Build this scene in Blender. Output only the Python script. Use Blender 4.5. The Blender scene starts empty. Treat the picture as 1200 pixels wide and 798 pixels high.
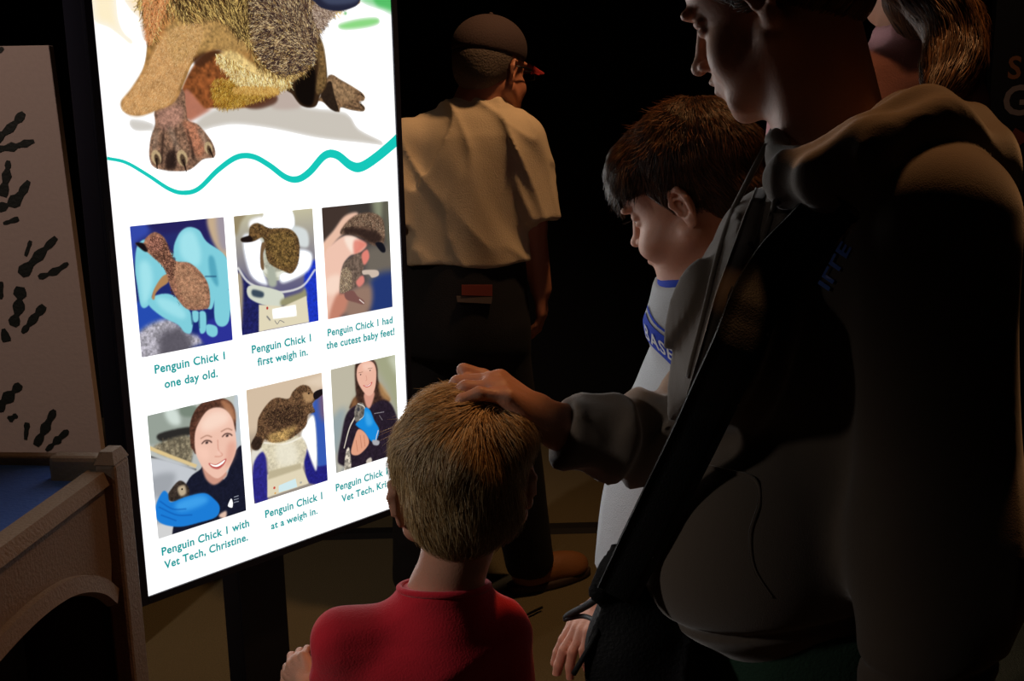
import bpy, math, random
import numpy as np
from mathutils import Vector, Matrix
from mathutils.bvhtree import BVHTree

# ---------------------------------------------------------------- camera, world, lights, exposure
FOC = 1298.0          # focal length in pixels of the 1200x798 frame
EYE = 1.47            # camera height
CM = np.array([[9.99822759e-01, 1.88268575e-02, 0.0],
               [-3.97948356e-03, 2.11335228e-01, -9.77405538e-01],
               [-1.84014748e-02, 9.77232301e-01, 2.11372692e-01]])
scene = bpy.context.scene
cam_data = bpy.data.cameras.new('camera')
cam_data.sensor_width = 36.0
cam_data.lens = FOC / 1200.0 * 36.0
cam_data.clip_start = 0.02
cam = bpy.data.objects.new('camera', cam_data)
scene.collection.objects.link(cam)
cam.matrix_world = Matrix.Translation((0, 0, EYE)) @ Matrix([[float(v) for v in r] for r in CM]).to_4x4()
scene.camera = cam

world = bpy.data.worlds.new('world')
scene.world = world
world.use_nodes = True
world.node_tree.nodes['Background'].inputs[0].default_value = (0.55, 0.40, 0.36, 1)
world.node_tree.nodes['Background'].inputs[1].default_value = 0.018

def spot(name, loc, target, energy, color, size_deg, blend=0.6, radius=0.04):
    ld = bpy.data.lights.new(name, 'SPOT')
    ld.energy = energy; ld.color = color; ld.spot_size = math.radians(size_deg)
    ld.spot_blend = blend; ld.shadow_soft_size = radius
    o = bpy.data.objects.new(name, ld)
    scene.collection.objects.link(o)
    o.location = loc
    o.rotation_euler = (Vector(target) - Vector(loc)).to_track_quat('-Z', 'Y').to_euler()
    return o
WARM = (1.0, 0.56, 0.27)
SPOTS = [((0.50, 2.60, 3.0), (-0.05, 3.05, 1.2), 74, WARM, 62, 0.9, 0.07, 'black ceiling spotlight aimed at the man in the cap'),
         ((0.72, 1.62, 3.0), (0.26, 1.25, 1.15), 50, (1.0, 0.46, 0.17), 70, 0.8, 0.08, 'black ceiling spotlight above the woman in the hoodie'),
         ((-1.6, 1.0, 3.0), (-1.25, 2.8, 1.15), 78, (1.0, 0.76, 0.62), 50, 0.8, 0.05, 'black ceiling spotlight above the play table'),
         ((1.45, 2.5, 3.0), (1.70, 3.6, 1.5), 9, (1.0, 0.62, 0.40), 40, 0.8, 0.05, 'added black ceiling spotlight that brightens the lettered sign'),  # added lamp, only there to lift the sign out of the dark
         ((-2.4, 0.35, 2.2), (-0.12, 1.42, 0.80), 66, (1.0, 0.92, 0.86), 31, 1.0, 0.12, 'added black fill spotlight off to the left, aimed at the children')]  # added unseen fill lamp that brightens the children from the left
for s_ in SPOTS: spot('ceiling_spot_light', *s_[:7])

scene.view_settings.view_transform = 'Standard'
scene.view_settings.look = 'None'
scene.view_settings.gamma = 1
scene.view_settings.exposure = 0.0

# ---------------------------------------------------------------- helpers
C = scene.collection
rng = np.random.default_rng(7)
random.seed(7)
def ray(px, py): return CM @ np.array([px - 600.0, 399.0 - py, -FOC])
def at(px, py, y):
    """the point of the place seen at (px, py) that lies y metres ahead"""
    r = ray(px, py)
    return np.array([0, 0, EYE]) + r * (y / r[1])
def nrm(v):
    v = np.asarray(v, float); return v / np.linalg.norm(v)

def srgb(c):
    c = np.asarray(c, float) / 255.0
    return np.where(c <= 0.04045, c / 12.92, ((c + 0.055) / 1.055) ** 2.4)

_mats = {}
def mat(name, rgb, rough=0.8, bump=0.0, scale=60.0, var=0.0, metal=0.0, sss=0.0, sheen=0.0, attr=None, spec=0.5, stretch=None):
    if name in _mats: return _mats[name]
    m = bpy.data.materials.new(name); m.use_nodes = True
    nt = m.node_tree; b = nt.nodes['Principled BSDF']
    col = tuple(float(v) for v in srgb(rgb)) + (1,)
    b.inputs['Base Color'].default_value = col
    b.inputs['Roughness'].default_value = rough
    b.inputs['Metallic'].default_value = metal
    b.inputs['Specular IOR Level'].default_value = spec
    if sss:
        b.inputs['Subsurface Weight'].default_value = sss
        b.inputs['Subsurface Radius'].default_value = (0.012, 0.004, 0.002)
        b.inputs['Subsurface Scale'].default_value = 0.6
    if sheen:
        b.inputs['Sheen Weight'].default_value = sheen
        b.inputs['Sheen Roughness'].default_value = 0.5
    if bump or var:
        tc = nt.nodes.new('ShaderNodeTexCoord'); vec = tc.outputs['Object']
        if stretch:
            mp = nt.nodes.new('ShaderNodeMapping'); mp.inputs['Scale'].default_value = stretch
            nt.links.new(vec, mp.inputs[0]); vec = mp.outputs[0]
        n = nt.nodes.new('ShaderNodeTexNoise'); n.inputs['Scale'].default_value = scale
        n.inputs['Detail'].default_value = 4
        nt.links.new(vec, n.inputs['Vector'])
        if bump:
            bp = nt.nodes.new('ShaderNodeBump'); bp.inputs['Strength'].default_value = bump
            bp.inputs['Distance'].default_value = 0.004
            nt.links.new(n.outputs[0], bp.inputs['Height']); nt.links.new(bp.outputs[0], b.inputs['Normal'])
        if var:
            mx = nt.nodes.new('ShaderNodeMix'); mx.data_type = 'RGBA'
            mx.inputs[6].default_value = tuple(c * (1 - var) for c in col[:3]) + (1,)
            mx.inputs[7].default_value = tuple(min(1, c * (1 + var)) for c in col[:3]) + (1,)
            nt.links.new(n.outputs[0], mx.inputs[0]); nt.links.new(mx.outputs[2], b.inputs['Base Color'])
    if attr:
        a = nt.nodes.new('ShaderNodeAttribute'); a.attribute_name = attr
        nt.links.new(a.outputs['Color'], b.inputs['Base Color'])
    _mats[name] = m
    return m

def link(name, me, m, parent=None, smooth=True):
    if m is not None: me.materials.append(m)
    o = bpy.data.objects.new(name, me); C.objects.link(o)
    if smooth and len(me.polygons): me.polygons.foreach_set('use_smooth', [True] * len(me.polygons))
    if parent is not None: o.parent = parent
    return o
def mesh(name, v, f, m, parent=None, smooth=True):
    me = bpy.data.meshes.new(name)
    v = np.asarray(v, float)
    org = np.zeros(3)
    if parent is not None: v = v - np.array(parent.location)
    if isinstance(f, np.ndarray) and f.ndim == 2 and len(f):
        k = f.shape[1]
        me.vertices.add(len(v)); me.vertices.foreach_set('co', v.ravel())
        me.loops.add(f.size); me.loops.foreach_set('vertex_index', f.ravel().astype(np.int32))
        me.polygons.add(len(f))
        me.polygons.foreach_set('loop_start', np.arange(0, f.size, k, dtype=np.int32))
        me.polygons.foreach_set('loop_total', np.full(len(f), k, dtype=np.int32))
        me.update(calc_edges=True)
    else:
        me.from_pydata([tuple(map(float, p)) for p in v], [], [tuple(map(int, q)) for q in f])
        me.update()
    return link(name, me, m, parent, smooth)
def empty(name, loc, label, cat, group=None):
    o = bpy.data.objects.new(name, None); C.objects.link(o)
    o.location = tuple(map(float, loc)); o.empty_display_size = 0.1
    return tag(o, label, cat, group)
def tag(o, label=None, cat=None, group=None, kind=None):
    if label: o['label'] = label
    if cat: o['category'] = cat
    if group: o['group'] = group
    if kind: o['kind'] = kind
    return o

class MB:
    """gathers simple solids into one mesh"""
    def __init__(s): s.v = []; s.f = []
    def add(s, v, f):
        n = len(s.v); s.v += [tuple(map(float, p)) for p in v]; s.f += [tuple(i + n for i in q) for q in f]
    def prism(s, poly, d, cham=0.0):
        """poly: list of 3-D points, extruded by vector d"""
        n = len(poly); d = np.asarray(d, float)
        v = [np.asarray(p, float) for p in poly] + [np.asarray(p, float) + d for p in poly]
        f = [tuple(range(n))[::-1], tuple(range(n, 2 * n))] + [(i, (i + 1) % n, n + (i + 1) % n, n + i) for i in range(n)]
        s.add(v, f)
    def box(s, c, hx, hy, hz, ax=None):
        ax = np.eye(3) if ax is None else np.asarray(ax)
        c = np.asarray(c, float)
        v = [c + ax[0] * hx * i + ax[1] * hy * j + ax[2] * hz * k for i in (-1, 1) for j in (-1, 1) for k in (-1, 1)]
        s.add(v, [(0, 1, 3, 2), (4, 6, 7, 5), (0, 4, 5, 1), (2, 3, 7, 6), (0, 2, 6, 4), (1, 5, 7, 3)])
    def tube(s, pts, rad, n=8, cap=True):
        pts = [np.asarray(p, float) for p in pts]
        rad = [rad] * len(pts) if np.isscalar(rad) else rad
        v = []; f = []; prev = None
        for i, p in enumerate(pts):
            t = nrm(pts[min(i + 1, len(pts) - 1)] - pts[max(i - 1, 0)])
            if prev is None: a = nrm(np.cross(t, [0.3, 0.2, 0.93] if abs(t[2]) < 0.9 else [1, 0.1, 0]))
            else: a = nrm(prev - t * (prev @ t))
            prev = a; b = np.cross(t, a)
            for k in range(n):
                th = 2 * math.pi * k / n
                v.append(p + rad[i] * (a * math.cos(th) + b * math.sin(th)))
            if i:
                o = (i - 1) * n
                f += [(o + k, o + (k + 1) % n, o + n + (k + 1) % n, o + n + k) for k in range(n)]
        if cap: f += [tuple(range(n))[::-1], tuple(range((len(pts) - 1) * n, len(pts) * n))]
        s.add(v, f)
    def build(s, name, m, parent=None, smooth=False, bevel=0.0):
        o = mesh(name, s.v, s.f, m, parent, smooth)
        if bevel:
            b = o.modifiers.new('bevel', 'BEVEL'); b.width = bevel; b.segments = 2; b.limit_method = 'ANGLE'
        return o

def spline(pts, n=8):
    """Catmull-Rom through pts"""
    P = np.asarray(pts, float); out = []
    Q = np.vstack([2 * P[0] - P[1], P, 2 * P[-1] - P[-2]])
    for i in range(1, len(Q) - 2):
        for k in range(n):
            t = k / n
            out.append(0.5 * ((2 * Q[i]) + (-Q[i - 1] + Q[i + 1]) * t + (2 * Q[i - 1] - 5 * Q[i] + 4 * Q[i + 1] - Q[i + 2]) * t * t
                              + (-Q[i - 1] + 3 * Q[i] - 3 * Q[i + 1] + Q[i + 2]) * t ** 3))
    out.append(P[-1]); return np.array(out)

# ---------------------------------------------------------------- distance fields and their mesher
def smin(a, b, k):
    if k <= 0: return np.minimum(a, b)
    h = np.clip(0.5 + 0.5 * (b - a) / k, 0, 1)
    return b + (a - b) * h - k * h * (1 - h)
def smax(a, b, k): return -smin(-a, -b, k)
def rc(P, a, b, ra, rb):
    a = np.asarray(a, float); b = np.asarray(b, float); ba = b - a
    t = np.clip(((P - a) @ ba) / max(ba @ ba, 1e-12), 0, 1)
    q = P - a - t[:, None] * ba
    return np.sqrt((q * q).sum(1)) - (ra + (rb - ra) * t)
def ell(P, c, r, R=None):
    q = P - np.asarray(c, float)
    if R is not None: q = q @ np.asarray(R)          # columns of R: the ellipsoid's own axes
    r = np.asarray(r, float)
    k0 = np.sqrt(((q / r) ** 2).sum(1)); k1 = np.sqrt(((q / (r * r)) ** 2).sum(1)) + 1e-9
    return k0 * (k0 - 1.0) / k1
def chain(P, pts, rad, k=0.006):
    d = None
    for i in range(len(pts) - 1):
        e = rc(P, pts[i], pts[i + 1], rad[i], rad[i + 1])
        d = e if d is None else smin(d, e, k)
    return d
class Loft:
    """stations: (z, cx, cy, a, b, yaw) - ellipse sections up a trunk; a across, b front to back"""
    def __init__(s, st, n=2.0, rcap=0.03):
        st = np.array(sorted(st), float); s.T = spline(st, 6); s.n = n; s.rcap = rcap
        s.z0, s.z1 = st[0, 0], st[-1, 0]
        s.T[:, 0] = np.maximum.accumulate(s.T[:, 0] + np.arange(len(s.T)) * 1e-7)
    def __call__(s, P):
        z = P[:, 2]; g = lambda i: np.interp(z, s.T[:, 0], s.T[:, i])
        x = P[:, 0] - g(1); y = P[:, 1] - g(2); a = g(3); b = g(4); w = g(5)
        c, sn = np.cos(w), np.sin(w)
        u = x * c + y * sn; v = -x * sn + y * c
        m = ((np.abs(u) / a) ** s.n + (np.abs(v) / b) ** s.n) ** (1.0 / s.n)
        d = (m - 1) * np.minimum(a, b)
        e = np.maximum(s.z0 - z, z - s.z1)
        return smax(d, e, s.rcap)

def hash3(i, j, k, seed):
    n = (i * 374761393 + j * 668265263 + k * 2147483647 + seed * 1274126177) & 0xffffffff
    n = ((n ^ (n >> 13)) * 1274126177) & 0xffffffff
    return ((n ^ (n >> 16)) & 0xffff) / 65535.0
def vnoise(P, freq, seed=0):
    Q = np.asarray(P) * freq
    I = np.floor(Q).astype(np.int64); F = Q - I; F = F * F * (3 - 2 * F)
    out = 0
    for dx in (0, 1):
        wx = F[:, 0] if dx else 1 - F[:, 0]
        for dy in (0, 1):
            wy = F[:, 1] if dy else 1 - F[:, 1]
            for dz in (0, 1):
                wz = F[:, 2] if dz else 1 - F[:, 2]
                out = out + wx * wy * wz * hash3(I[:, 0] + dx, I[:, 1] + dy, I[:, 2] + dz, seed)
    return out * 2 - 1

def evalf(fn, P, step=400000):
    out = np.empty(len(P), np.float32)
    for i in range(0, len(P), step): out[i:i + step] = fn(P[i:i + step])
    return out
def polygonise(fn, lo, hi, h, slack=1.6):
    """surface nets over the box lo..hi with step h, fine samples only near the surface"""
    lo = np.asarray(lo, float); hi = np.asarray(hi, float); K = 5
    nb = np.maximum(1, np.ceil((hi - lo) / (h * K)).astype(int)); N = nb * K + 1
    cx = [lo[i] + (np.arange(nb[i]) + 0.5) * h * K for i in range(3)]
    G = np.stack(np.meshgrid(*cx, indexing='ij'), -1).reshape(-1, 3)
    dc = evalf(fn, G).reshape(nb)
    act = np.abs(dc) < h * K * slack
    D = np.repeat(np.repeat(np.repeat(dc, K, 0), K, 1), K, 2)
    D = np.pad(D, ((0, 1), (0, 1), (0, 1)), mode='edge').astype(np.float32)
    A = np.repeat(np.repeat(np.repeat(act, K, 0), K, 1), K, 2)
    A = np.pad(A, ((0, 1), (0, 1), (0, 1)), mode='edge')
    for ax in range(3):                                   # corners shared with the block before
        B = np.roll(A, 1, ax); sl = [slice(None)] * 3; sl[ax] = slice(0, 1); B[tuple(sl)] = False
        A = A | B
    idx = np.nonzero(A)
    P = np.stack([lo[i] + idx[i] * h for i in range(3)], -1)
    D[idx] = evalf(fn, P)
    S = (D < 0)
    n0, n1, n2 = (N - 1)
    s8 = np.zeros((n0, n1, n2), np.int8)
    for a in (0, 1):
        for b in (0, 1):
            for c in (0, 1): s8 += S[a:a + n0, b:b + n1, c:c + n2]
    cell = np.nonzero((s8 > 0) & (s8 < 8))
    ci = np.stack(cell, -1)
    if not len(ci): return np.zeros((0, 3)), np.zeros((0, 4), int)
    acc = np.zeros((len(ci), 3)); cnt = np.zeros(len(ci))
    corners = [(a, b, c) for a in (0, 1) for b in (0, 1) for c in (0, 1)]
    val = {q: D[ci[:, 0] + q[0], ci[:, 1] + q[1], ci[:, 2] + q[2]] for q in corners}
    for q in corners:
        for ax in range(3):
            if q[ax]: continue
            r = list(q); r[ax] = 1; r = tuple(r)
            a = val[q]; b = val[r]; m = (a < 0) != (b < 0)
            t = np.where(m, a / np.where(m, a - b, 1), 0)
            p = np.tile(np.array(q, float), (len(ci), 1)); p[:, ax] += t
            acc += p * m[:, None]; cnt += m
    V = lo + (ci + acc / cnt[:, None]) * h
    ids = -np.ones((n0, n1, n2), np.int32); ids[cell] = np.arange(len(ci))
    Q = []
    for ax in range(3):
        u, w = [(1, 2), (2, 0), (0, 1)][ax]
        sl0 = [slice(0, n0), slice(0, n1), slice(0, n2)]
        A0 = S[:n0, :n1, :n2]
        sh = [slice(0, n0), slice(0, n1), slice(0, n2)]; sh[ax] = slice(1, [n0, n1, n2][ax] + 1)
        B0 = S[tuple(sh)]
        e = np.stack(np.nonzero(A0 != B0), -1)
        e = e[(e[:, u] > 0) & (e[:, w] > 0)]
        du = np.zeros(3, int); du[u] = 1; dw = np.zeros(3, int); dw[w] = 1
        g = lambda X: ids[X[:, 0], X[:, 1], X[:, 2]]
        q = np.stack([g(e - du - dw), g(e - dw), g(e), g(e - du)], -1)
        neg = S[e[:, 0], e[:, 1], e[:, 2]]
        q[~neg] = q[~neg][:, ::-1]
        Q.append(q[(q >= 0).all(1)])
    return V, np.concatenate(Q)
def solid(name, fn, boxes, m, parent=None):
    """boxes: list of (lo, hi, h): finer boxes for heads and hands, coarser elsewhere; all one mesh"""
    V = []; F = []; n = 0
    for lo, hi, h in boxes:
        v, f = polygonise(fn, lo, hi, h)
        V.append(v); F.append(f + n); n += len(v)
    return mesh(name, np.concatenate(V), np.concatenate(F), m, parent)
def bvh(o, parent=None):
    me = o.data; off = Vector(parent.location) if parent else Vector((0, 0, 0))
    return BVHTree.FromPolygons([v.co + off for v in me.vertices], [tuple(p.vertices) for p in me.polygons])
def hit(b, px, py):
    r = ray(px, py)
    loc, n, i, d = b.ray_cast(Vector((0, 0, EYE)), Vector(r).normalized())
    return (None, None) if loc is None else (np.array(loc), np.array(n))
def rays(b, org, dr):
    loc, n, i, d = b.ray_cast(Vector(org), Vector(dr).normalized())
    return (None, None) if loc is None else (np.array(loc), np.array(n))
# ---------------------------------------------------------------- the setting
m_carpet = mat('carpet', (104, 94, 66), 0.95, 0.9, 260, 0.5)
m_black = mat('black_wall', (20, 19, 20), 0.9, 0.2, 40)
def struct(name, mb, m, bevel=0.0):
    o = mb.build(name, m, None, False, bevel); o['kind'] = 'structure'; return o
q = MB(); q.box((0, 2.2, -0.05), 4.0, 4.2, 0.05); struct('floor', q, m_carpet)
q = MB(); q.box((0, 2.2, 3.25), 4.0, 4.2, 0.05); struct('ceiling', q, m_black)
q = MB(); q.box((0, 5.25, 1.6), 4.0, 0.05, 1.6); struct('wall_back', q, m_black)
q = MB(); q.box((-4.0, 2.2, 1.6), 0.05, 4.2, 1.6); struct('wall_left', q, m_black)
q = MB(); q.box((4.0, 2.2, 1.6), 0.05, 4.2, 1.6); struct('wall_right', q, m_black)
q = MB(); q.box((0, -1.95, 1.6), 4.0, 0.05, 1.6); struct('wall_front', q, m_black)
# lamp housings of the ceiling spots, the two added fill lamps included
for (x, y, z), T_, _e, _c, _a, _b, _r, L in SPOTS:
    sp = empty('ceiling_spotlight', (x, y, 3.2), L, 'spotlight', 'ceiling spotlights')
    d = nrm(np.array(T_) - np.array([x, y, z])); c0 = np.array([x, y, z]) - d * 0.03
    q = MB(); q.tube([(x, y, 3.2), (x, y, c0[2] + 0.12), c0 - d * 0.06], 0.012); q.build('stem', mat('lamp_black', (18, 18, 18), 0.5), sp)
    q = MB(); q.tube([c0 - d * 0.12, c0 - d * 0.10, c0 - d * 0.01], [0.03, 0.05, 0.05], 20, False)
    q.build('housing', mat('lamp_black', (18, 18, 18), 0.5), sp, True)
# black cable cover that crosses the carpet
q = MB(); q.prism([(-2.5, 3.56, 0.0), (-2.5, 3.585, 0.012), (-2.5, 3.635, 0.012), (-2.5, 3.66, 0.0)], (5.5, 0.10, 0))
tag(q.build('cable_cover', mat('rubber_black', (16, 15, 15), 0.8), None), 'low black rubber strip crossing the brown carpet behind the shoes', 'cable cover')

# ---------------------------------------------------------------- the display
SD = np.array([0.68291714, 0.73049584, 0.0])       # along its width
SN = np.array([0.73049584, -0.68291714, 0.0])      # out of its face
SO = np.array([-0.72004871, 2.00953185, 0.5385])   # lower left corner of the lit panel
SW, SH = 0.6875, 1.218
UP = np.array([0, 0, 1.0])
def sp_(u, v, n=0.0): return SO + SD * u + UP * v + SN * n
def uv(px, py):
    r = ray(px, py); t = ((SO - [0, 0, EYE]) @ SN) / (r @ SN); P = np.array([0, 0, EYE]) + r * t - SO
    return float(P @ SD), float(P[2])
base = sp_(SW / 2, 0, -0.16); base[2] = 0
display = empty('display_screen', base, 'tall lit portrait display showing penguin chick photos on a white page', 'display')
m_bez = mat('display_black', (30, 32, 48), 0.5)
q = MB(); bz = 0.016; t = 0.075; AX = np.array([SD, SN, UP])
q.box(sp_(SW / 2, SH / 2, -0.004 - t / 2), SW / 2 + bz, t / 2, SH / 2 + bz + 0.004, AX)
q.build('body', m_bez, display, False, 0.004)
q = MB()
for (u0, u1, v0, v1) in ((-bz, 0, -bz, SH + bz), (SW, SW + bz, -bz, SH + bz), (0, SW, -bz, 0), (0, SW, SH, SH + bz)):
    q.box(sp_((u0 + u1) / 2, (v0 + v1) / 2, 0.0), (u1 - u0) / 2, 0.004, (v1 - v0) / 2, AX)
q.build('bezel', m_bez, display, False, 0.0012)
uu, vv = uv(128, 288)
q = MB(); q.box(sp_(-0.0085, vv, 0.0047), 0.003, 0.001, 0.026, AX); q.build('button', mat('button_grey', (52, 52, 58), 0.4), display)
q = MB(); c = sp_(SW / 2, 0, -0.16); q.box((c[0], c[1], 0.55), 0.062, 0.035, 0.52, AX); q.build('stand_post', m_bez, display, False, 0.004)
q = MB(); q.box((c[0], c[1], 0.02), 0.32, 0.22, 0.012, AX); q.build('stand_base', m_bez, display, False, 0.006)
q = MB(); c2 = sp_(SW / 2, 0.45, -0.11); q.box(c2, 0.2, 0.035, 0.14, AX); q.build('mount', m_bez, display)
# hanging power cable
P = [at(332, 690, 2.50), at(322, 730, 2.50), at(328, 765, 2.47), at(345, 800, 2.44), at(352, 830, 2.42)]
P.append(np.array([P[-1][0] + 0.1, P[-1][1] + 0.1, 0.012])); P.append(P[-1] + np.array([0.5, 0.5, 0]))
q = MB(); q.tube(spline(P, 6), 0.004, 6); tag(q.build('power_cable', mat('cable_black', (10, 10, 10), 0.5), None, True), 'thin black cable hanging beside the display post', 'cable')

# ---- the picture on the panel, painted into an array
RES = 1250.0
TW, TH = int(SW * RES), int(SH * RES)
img = np.ones((TH, TW, 3), np.float32)               # row 0 = bottom; display values 0..1
def tpx(pts):
    """points traced in the photograph -> pixels of the panel"""
    return np.array([[uv(a, b)[0] * RES, uv(a, b)[1] * RES] for a, b in pts])
class Crop:
    def __init__(s, ox, oy, sc): s.o = (ox, oy); s.s = sc
    def __call__(s, pts): return tpx([(s.o[0] + a / s.s, s.o[1] + b / s.s) for a, b in pts])
clip = [0, 0, TW, TH]
def smooth_closed(p, n=5):
    p = np.asarray(p); out = []; m = len(p)
    for i in range(m):
        a, b, c, d = p[i - 1], p[i], p[(i + 1) % m], p[(i + 2) % m]
        for k in range(n):
            t = k / n
            out.append(0.5 * (2 * b + (c - a) * t + (2 * a - 5 * b + 4 * c - d) * t * t + (3 * b - a - 3 * c + d) * t ** 3))
    return np.array(out)
def blur(a, r):
    r = int(r)
    if r < 1: return a
    for _ in range(2):
        for ax in (0, 1):
            p = np.pad(a, [(r + 1, r) if i == ax else (0, 0) for i in range(2)], mode='edge')
            cs = np.cumsum(p, ax)
            n = a.shape[ax]
            a = (np.take(cs, np.arange(2 * r + 1, 2 * r + 1 + n), ax) - np.take(cs, np.arange(0, n), ax)) / (2 * r + 1)
    return a
def cover(p, soft=0.0, noise=0.0):
    m = int(3 * soft + 3 + noise)
    x0 = max(clip[0], int(p[:, 0].min()) - m); x1 = min(clip[2], int(p[:, 0].max()) + m + 2)
    y0 = max(clip[1], int(p[:, 1].min()) - m); y1 = min(clip[3], int(p[:, 1].max()) + m + 2)
    if x1 <= x0 or y1 <= y0: return None
    ss = 2
    X, Y = np.meshgrid(x0 + (np.arange((x1 - x0) * ss) + 0.5) / ss, y0 + (np.arange((y1 - y0) * ss) + 0.5) / ss)
    ins = np.zeros(X.shape, bool); n = len(p)
    for i in range(n):
        a = p[i]; b = p[(i + 1) % n]
        if a[1] == b[1]: continue
        lo_, hi_ = min(a[1], b[1]), max(a[1], b[1])
        r0 = np.searchsorted(Y[:, 0], lo_); r1 = np.searchsorted(Y[:, 0], hi_)
        if r1 <= r0: continue
        xs = a[0] + (Y[r0:r1, 0] - a[1]) / (b[1] - a[1]) * (b[0] - a[0])
        ins[r0:r1] ^= X[r0:r1] < xs[:, None]
    c = ins.astype(np.float32).reshape(y1 - y0, ss, x1 - x0, ss).mean((1, 3))
    if soft: c = blur(c, soft)
    return x0, y0, x1, y1, c
def fill(p, col, soft=0.0, alpha=1.0, smooth=True, tex=0.0, ts=6.0):
    if smooth and len(p) > 3: p = smooth_closed(p)
    r = cover(p, soft)
    if r is None: return
    x0, y0, x1, y1, c = r
    c = (c * alpha)[..., None]; col = np.array(col, np.float32) / 255
    if tex:
        X, Y = np.meshgrid(np.arange(x0, x1), np.arange(y0, y1))
        nz = vnoise(np.stack([X.ravel(), Y.ravel(), X.ravel() * 0], -1), 1 / ts, 3).reshape(X.shape)
        nz = nz + 0.6 * vnoise(np.stack([X.ravel(), Y.ravel(), X.ravel() * 0], -1), 2.3 / ts, 5).reshape(X.shape)
        col = np.clip(col * (1 + tex * nz[..., None]), 0, 1)
    img[y0:y1, x0:x1] = img[y0:y1, x0:x1] * (1 - c) + col * c
def stroke(p, w, col, soft=0.0, alpha=1.0, tex=0.0):
    """an open line of width w (number or one per point) through p"""
    p = spline(np.asarray(p), 6); n = len(p)
    w = np.interp(np.linspace(0, 1, n), np.linspace(0, 1, np.size(w)), np.atleast_1d(w)) / 2
    t = np.gradient(p, axis=0); t /= np.linalg.norm(t, axis=1)[:, None] + 1e-9
    nn = np.stack([-t[:, 1], t[:, 0]], -1) * w[:, None]
    fill(np.vstack([p + nn, (p - nn)[::-1]]), col, soft, alpha, False, tex)
def disc(c, rx, ry, col, soft=0, alpha=1.0, rot=0.0, tex=0.0):
    th = np.linspace(0, 2 * math.pi, 28, endpoint=False)
    x = rx * np.cos(th); y = ry * np.sin(th)
    p = np.stack([c[0] + x * math.cos(rot) - y * math.sin(rot), c[1] + x * math.sin(rot) + y * math.cos(rot)], -1)
    fill(p, col, soft, alpha, False, tex)
def fur(p, cols, n, L, ang, spread=0.5, w=1, alpha=0.8, out=0.0, seed=1):
    """short hairs inside the outline p; ang: direction in degrees or a function (x, y) -> degrees"""
    g = np.random.default_rng(seed)
    p = smooth_closed(p); r = cover(p)
    if r is None: return
    x0, y0, x1, y1, c = r
    ys, xs = np.nonzero(c > 0.5)
    if not len(ys): return
    k = g.integers(0, len(ys), n)
    X = xs[k] + x0 + g.random(n); Y = ys[k] + y0 + g.random(n)
    a = ang(X, Y) if callable(ang) else np.full(n, float(ang))
    a = np.radians(a) + g.normal(0, spread, n)
    cc = np.array(cols, np.float32)[g.integers(0, len(cols), n)] / 255
    cc = np.clip(cc * g.uniform(0.85, 1.15, (n, 1)), 0, 1)
    ln = L * g.uniform(0.5, 1.2, n)
    S = max(3, int(L * 1.3))
    curve = g.normal(0, 0.25, n)
    for s in range(S):
        t = s / (S - 1)
        xx = (X + np.cos(a + curve * t) * ln * t).astype(int); yy = (Y + np.sin(a + curve * t) * ln * t).astype(int)
        for ox in range(w):
            x_ = xx + ox
            ok = (x_ >= clip[0]) & (x_ < clip[2]) & (yy >= clip[1]) & (yy < clip[3])
            al = alpha * (1 - 0.5 * t)
            img[yy[ok], x_[ok]] = img[yy[ok], x_[ok]] * (1 - al) + cc[ok] * al
def grad(x0, y0, x1, y1, top, bot):
    x0, y0, x1, y1 = map(int, (x0, y0, x1, y1))
    t = np.linspace(0, 1, y1 - y0)[:, None, None]
    img[y0:y1, x0:x1] = (np.array(bot) / 255 * (1 - t) + np.array(top) / 255 * t)

# big photo of the chick at the top of the page
A = Crop(100, 0, 3.158); K = RES
img[:] = 0.985
fill(A([(30, -200), (30, 60), (90, 100), (170, 170), (190, 160), (120, 80), (100, -200)]), (255, 236, 190), 10, 0.8)
fill(A([(110, -100), (160, 20), (215, 60), (230, -100)]), (255, 222, 170), 12, 0.7)
fill(A([(1010, -120), (1010, -10), (1090, 30), (1150, 40), (1160, -120)]), (140, 215, 150), 6, 0.9)
fill(A([(1050, -80), (1070, 10), (1110, 30), (1160, 30), (1160, -80)]), (70, 185, 90), 5, 0.8)
fill(A([(935, 95), (1000, 75), (1075, 68), (1085, 85), (1040, 100), (960, 108)]), (135, 215, 125), 4, 0.95)
disc(A([(962, 50)])[0], 5, 4, (130, 200, 130), 2)
fill(A([(880, 240), (1150, 240), (1150, 420), (1030, 420), (900, 330)]), (240, 238, 232), 14, 0.5)
# shadow on the sheet
fill(A([(165, 445), (240, 455), (250, 480), (180, 482)]), (205, 200, 192), 4, 0.9)
fill(A([(400, 470), (470, 410), (720, 330), (800, 395), (960, 420), (1010, 480), (1105, 532), (1010, 525), (860, 508), (700, 475), (560, 458), (480, 468), (440, 478)]), (200, 193, 182), 5, 0.95)
fill(A([(700, 330), (740, 325), (800, 395), (690, 400)]), (188, 170, 160), 4, 0.9)
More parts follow.
